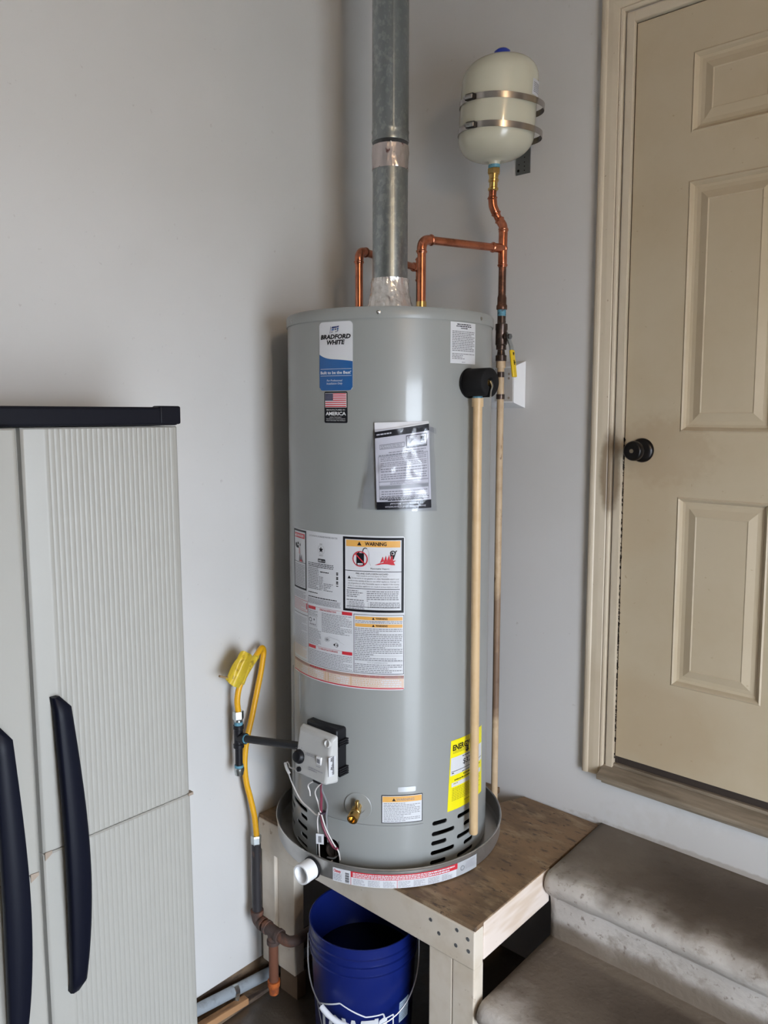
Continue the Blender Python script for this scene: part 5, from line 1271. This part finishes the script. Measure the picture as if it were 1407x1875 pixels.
zcap = zfor(tt_.x, tt_.y, 1797); zbt = zfor(tt_.x, tt_.y, 1818)
MB().tube([tt_ + Vector((0, 0, -.034)), (tt_.x, tt_.y, zcap)], .0140, 18).build('drip_leg', 'rust', ri_, label='rust-brown drip leg')
MB().tube([(tt_.x, tt_.y, zcap + .004), (tt_.x, tt_.y, zcap - .012), (tt_.x, tt_.y, zcap - .016), (tt_.x, tt_.y, max(zbt, FLOOR))], [.0185, .0180, .0155, .0140], 18).build('cap', 'rustor', ri_, label='bright orange rusted cap')

# conduit along the wall base
cA = on(0, LW + .030, 352, 1854); cB = on(0, LW + .030, 530, 1762)
dcd = (cB - cA); cA2 = cA - dcd * 2.2; cB2 = cB + dcd * .25
cA2.z = cA.z + .02
cn = thing('conduit', 'grey conduit running along the base of the left wall above the wood strip', 'conduit', tuple(cA))
MB().tube([cA2, cA, cB, cB2], .0165, 20).build('conduit_tube', 'conduit', cn)
cs = on(0, LW + .046, 437, 1806); dn_ = dcd.normalized()
mb = MB(); cc = cA + dn_ * ((cs - cA).dot(dn_))
mb.lathe([(.0156, -.008), (.0172, -.008), (.0172, .008), (.0156, .008)], cc, dn_, 24, closed=True); mb.box(cc.x - .002, cc.x + .014, cc.y - .008, cc.y + .008, cc.z - .034, cc.z - .012)
mb.build('conduit_strap', 'zinc', cn)
MB().lathe([(.005, 0), (.005, .003), (.002, .004), (0, .004)], (cc.x + .0145, cc.y, cc.z - .026), (1, 0, 0), 8).build('strap_screw', 'screw', cn)
wa = on(0, LW + .045, 365, 1868); wb = on(0, LW + .045, 430, 1829)
stp = MB(); dw = (wb - wa); stp.obox((wa + wb) / 2 + Vector((.004, -.06, -.016)), dw, (1, 0, 0), (0, 0, 1), dw.length / 2 + .10, .012, .010)
tag(stp.build('wood_strip', 'strip', smooth=0, bevel=.002), 'bare orange-brown wood strip on the floor under the grey conduit', 'wood strip')
cb_ = MB(); cb_.box(LW - .002, LW + .060, .6, 2.085, FLOOR, FLOOR + .012)
tag(cb_.build('floor_curb', 'curb', smooth=0, bevel=.003), 'dirty dark curb on the floor along the left wall', 'curb')

# ================================================================== BLUE BUCKET
BC = Vector((-1.4090, 1.4936, 0)); BT = .4195; HB = BT - FLOOR - .001
bk = thing('bucket', 'blue plastic bucket with white logo and wire handle under the stand', 'bucket', (BC.x, BC.y, FLOOR + .001))
z = lambda t: FLOOR + .001 + t
pr_ = [(0, z(0)), (.128, z(0)), (.131, z(.004)), (.1445, HB + z(0) - .085), (.1490, HB + z(0) - .084), (.1490, HB + z(0) - .080), (.1452, HB + z(0) - .078), (.1458, HB + z(0) - .058), (.1505, HB + z(0) - .057), (.1505, HB + z(0) - .053), (.1462, HB + z(0) - .051), (.1466, HB + z(0) - .036), (.1512, HB + z(0) - .035), (.1512, HB + z(0) - .031), (.1475, HB + z(0) - .029), (.1478, HB + z(0) - .006), (.1505, HB + z(0) - .005), (.1510, HB + z(0) - .001), (.1495, HB + z(0)),
       (.1460, HB + z(0) - .001), (.1440, HB + z(0) - .010), (.128, z(.006)), (0, z(.006))]
MB().lathe(pr_, (BC.x, BC.y, 0), seg=96).build('bucket_body', 'bucket', bk, smooth=35)
def bmap(u, v, h):
    t = (v - z(.004)) / (HB - .089); r_ = .131 + (.1445 - .131) * t
    a = u / .14; return Vector((BC.x + (r_ + h) * math.cos(a), BC.y + (r_ + h) * math.sin(a), v))
def bpx(px, py):
    lo = .139
    v = ray(px, py); o = EYE - BC; a = v.x ** 2 + v.y ** 2; b = 2 * (o.x * v.x + o.y * v.y); c = o.x ** 2 + o.y ** 2 - lo * lo
    t = (-b - math.sqrt(max(0, b * b - 4 * a * c))) / (2 * a); P = EYE + v * t
    return (math.atan2(P.y - BC.y, P.x - BC.x) * .14, P.z)
D = Decal(bmap, ['white', 'sticker', 'txt', 'bucket'], du=.01, h0=.0008)
outl = [bpx(589, 1875), bpx(582, 1834), bpx(624, 1836), bpx(670, 1862), bpx(702, 1856), bpx(705, 1865), bpx(720, 1857), bpx(721, 1880)]
zb0 = .155; u_l, u_r = outl[0][0], outl[-1][0]
outl = [(u_l, zb0)] + outl[1:-1] + [(u_r, zb0)]
for a, b in zip(outl + [outl[0]], outl[1:] + [outl[0]] + [outl[0]]):
    if a == b: continue
    n_ = max(1, int((Vector(b) - Vector(a)).length / .012))
    for i in range(n_):
        p = Vector(a).lerp(Vector(b), i / n_); q = Vector(a).lerp(Vector(b), (i + 1) / n_); D.line(tuple(p), tuple(q), .0042, 'white', 1)
zt1 = bpx(600, 1853)[1]; ul = bpx(590, 1860)[0]; ur = bpx(712, 1868)[0]
D.text("LOWE'S", (ul + ur) / 2, zt1 - .060, .062, 'white', 1, width=abs(ur - ul) * .97, bold=.05)
a, b = bpx(731, 1838), bpx(747, 1830); D.rect(a[0], a[1] - .055, b[0], a[1] + .004, 'sticker', 1); D.greek(a[0] + .002, b[0] - .002, a[1], a[1] - .05, 9, 'txt', 2, seed=210, fill=.3)
D.done('bucket_logo', bk, 'white outline logo and lettering')
ear_l, ear_r = on(1, BC.y - .0, 563, 1716), on(1, BC.y, 766, 1738)
wtr = MB(); wtr.lathe([(0, .285), (.1385, .285), (.1385, .300), (0, .300)], (BC.x, BC.y, 0), seg=64)
tag(wtr.build('water', 'water'), 'dark water added to blacken the inside of the blue bucket', 'water', kind='stuff')  # water added to darken the inside of the bucket
eax = Vector((Rt.x, Rt.y, 0)).normalized(); ez = BT - .055
tocam = Vector((-Fw.x, -Fw.y, 0)).normalized()
eL = BC + Vector((0, 0, ez)) - eax * .153 + tocam * .012; eR = BC + Vector((0, 0, ez)) + eax * .153 + tocam * .012
pts = []
for i in range(41):
    t = PI * i / 40
    c = math.cos(t); s_ = math.sin(t)
    p = (eL + eR) / 2 - eax * (.153 * c) + tocam * (.158 * s_ ** .9) + Vector((0, 0, -.146 * s_ ** .62))
    pts.append(p)
# skewed: the grip has slid to the left
def skew(p): k = (p - (eL + eR) / 2).dot(eax) / .153; return p
hwre = MB().tube([eL + Vector((0, 0, .006))] + pts + [eR + Vector((0, 0, .006))], .0019, 8).build('wire_handle', 'wire', bk)
MB().tube([pts[k_] for k_ in range(10, 18)], [.0075, .0078, .0078, .0070, .0078, .0078, .0078, .0075], 14).build('handle_grip', 'grip', hwre, label='white plastic grip')
for e in (eL, eR): MB().lathe([(.010, 0), (.010, .006), (.006, .008), (0, .008)], e - (e - BC - Vector((0, 0, ez))).normalized() * .008, (e - BC - Vector((0, 0, ez))).normalized(), 14).build('handle_ear', 'bucket', bk)

# ================================================================== PLASTIC CABINET
CXF = -1.440; CYR = .953; CYS = .622; CYL = .285; CZT = 1.773; CZB = FLOOR + .05
cab = thing('storage_cabinet', 'tall taupe plastic garage cabinet with black lid and long curved handles', 'cabinet', (-1.62, .62, FLOOR))
mb = MB(); mb.box(LW + .055, CXF - .020, CYL + .004, CYR - .004, FLOOR, CZT)
mb.build('cabinet_body', 'cab', cab, smooth=0, bevel=.004)
lid = MB(); lid.box(LW + .008, CXF + .010, CYL - .006, CYR - .006 + .002, CZT + .0015, 1.8125)
lid.build('cabinet_lid', 'cablid', cab, bevel=.006, seg=3, label='navy-black lid')
lc = MB(); lc.box(CXF - .02, CXF + .012, CYR - .050, CYR + .0005, CZT + .004, 1.8150); lc.build('lid_corner', 'cablid', cab, bevel=.004)
SHEAR = .0125
def door_panel(name, ys, y0, y1, z0, z1, rib0, rib1, hinge=None, ang=0.0, parent=cab):
    """fluted door leaf: y0..y1 wide, ribs between rib0 and rib1"""
    pr = [(y0, -.022), (y0, -.004), (y0 + .003, -.0012), (y0 + .006, 0)]
    pit = .0108; y = rib0
    while y < rib1:
        for k_ in range(6):
            t = k_ / 6; pr.append((y + pit * t, .0011 * (math.sin(PI * t) ** 0.7 if t > 0 else 0)))
        y += pit
    pr += [(y, 0), (y1 - .008, 0), (y1 - .003, -.0015), (y1, -.006), (y1, -.022)]
    n = len(pr); mb = MB(); vs = []
    zz = [z0, z0 + .003, z1 - .003, z1]; inn = [.003, 0, 0, .003]
    for z_, iz in zip(zz, inn):
        for yy, dx in pr: vs.append(Vector((CXF + dx - iz, yy + SHEAR * (CZT - z_), z_)))
    fs = [(a * n + i, a * n + i + 1, (a + 1) * n + i + 1, (a + 1) * n + i) for a in range(3) for i in range(n - 1)]
    fs += [(a * n + n - 1, a * n, (a + 1) * n, (a + 1) * n + n - 1) for a in range(3)]
    fs += [tuple(range(n)), tuple(3 * n + i for i in range(n))[::-1]]
    if hinge is not None:
        R_m = Matrix.Rotation(ang, 3, 'Z'); h_ = Vector((CXF - .010, hinge, 0)); vs = [h_ + R_m @ (v - h_) for v in vs]
    mb.add(vs, fs); return mb.build(name, 'cab', parent, smooth=40)
SEAM = .955
# right leaf is one door with an upper and a lower moulding
dR = door_panel('door', None, CYS, CYR, SEAM + .0006, CZT, CYS + .040, CYR - .020)
door_panel('lower_panel', None, CYS, CYR + .002, CZB, SEAM - .0006, CYS + .040, CYR - .020, parent=dR)
ANG = -rad(9.5)
dLf = door_panel('door', None, CYL, CYS - .024, SEAM + .0006, CZT, CYL + .03, CYS - .085, hinge=CYL, ang=ANG)
door_panel('lower_panel', None, CYL, CYS - .024, CZB, SEAM - .0006, CYL + .03, CYS - .085, hinge=CYL, ang=ANG, parent=dLf)
def handle(yl, zt, zb, parent, hinge=None, ang=0, lean=.0):
    """long bowed pull: straight back edge, swelling outer edge, standing off the door"""
    n = 28; vs = []
    for i in range(n + 1):
        t = i / n; z_ = zt + (zb - zt) * t
        yo = yl + lean * t; w_ = .030 + .020 * math.sin(PI * min(1, t * 1.05)) ** .8 * (0.4 + .6 * t)
        if t < .02: w_ *= .7
        st_ = .026 + .018 * math.sin(PI * t)
        endr = min(1.0, min(t, 1 - t) / .035); w2 = w_ * (.72 + .28 * endr)
        a0 = yo; a1 = yo + w2
        vs += [(CXF + st_ - .020 if endr >= 1 else CXF - .001, a0, z_), (CXF + st_ * (.6 + .4 * endr) - .004, a0, z_), (CXF + st_ * (.6 + .4 * endr), a0 + .004, z_), (CXF + st_ * (.6 + .4 * endr) - .001, a1 - .006, z_), (CXF + st_ * (.6 + .4 * endr) - .006, a1, z_), (CXF + st_ - .024 if endr >= 1 else CXF - .001, a1 - .004, z_)]
    vs = [Vector(v) for v in vs]
    if hinge is not None:
        R_m = Matrix.Rotation(ang, 3, 'Z'); h_ = Vector((CXF - .010, hinge, 0)); vs = [h_ + R_m @ (v - h_) for v in vs]
    m_ = 6
    fs = [(i * m_ + q, i * m_ + (q + 1) % m_, (i + 1) * m_ + (q + 1) % m_, (i + 1) * m_ + q) for i in range(n) for q in range(m_)]
    fs += [tuple(range(m_))[::-1], tuple(n * m_ + q for q in range(m_))]
    MB().add(vs, fs).build('handle', 'handle', parent, smooth=50, label='long bowed navy-black handle')
handle(CYS + .033, 1.262, .655, dR, lean=.014)
handle(CYS - .088, 1.250, .640, dLf, hinge=CYL, ang=ANG, lean=.004)
# worn latch cut-outs beside the seam
for py_, yy, par, hg in ((1577, CYS + .018, dR, None), (1613, CYS - .026, dLf, CYL)):
    mb = MB(); vs = [Vector((CXF + .0008, yy - .006, SEAM - .012)), Vector((CXF + .0008, yy + .008, SEAM - .002)), Vector((CXF + .0008, yy + .008, SEAM + .004)), Vector((CXF + .0008, yy - .006, SEAM + .004))]
    if hg is not None:
        R_m = Matrix.Rotation(ANG, 3, 'Z'); h_ = Vector((CXF - .010, hg, 0)); vs = [h_ + R_m @ (v - h_) for v in vs]
    mb.prism(vs, (.0012, 0, 0)); mb.build('latch_notch', 'latch', par, smooth=0)
mb = MB(); mb.box(CXF - .012, CXF + .0015, CYR + .005, CYR + .017, SEAM - .004, SEAM + .002); mb.build('hinge_tab', 'latch', dR, smooth=0)
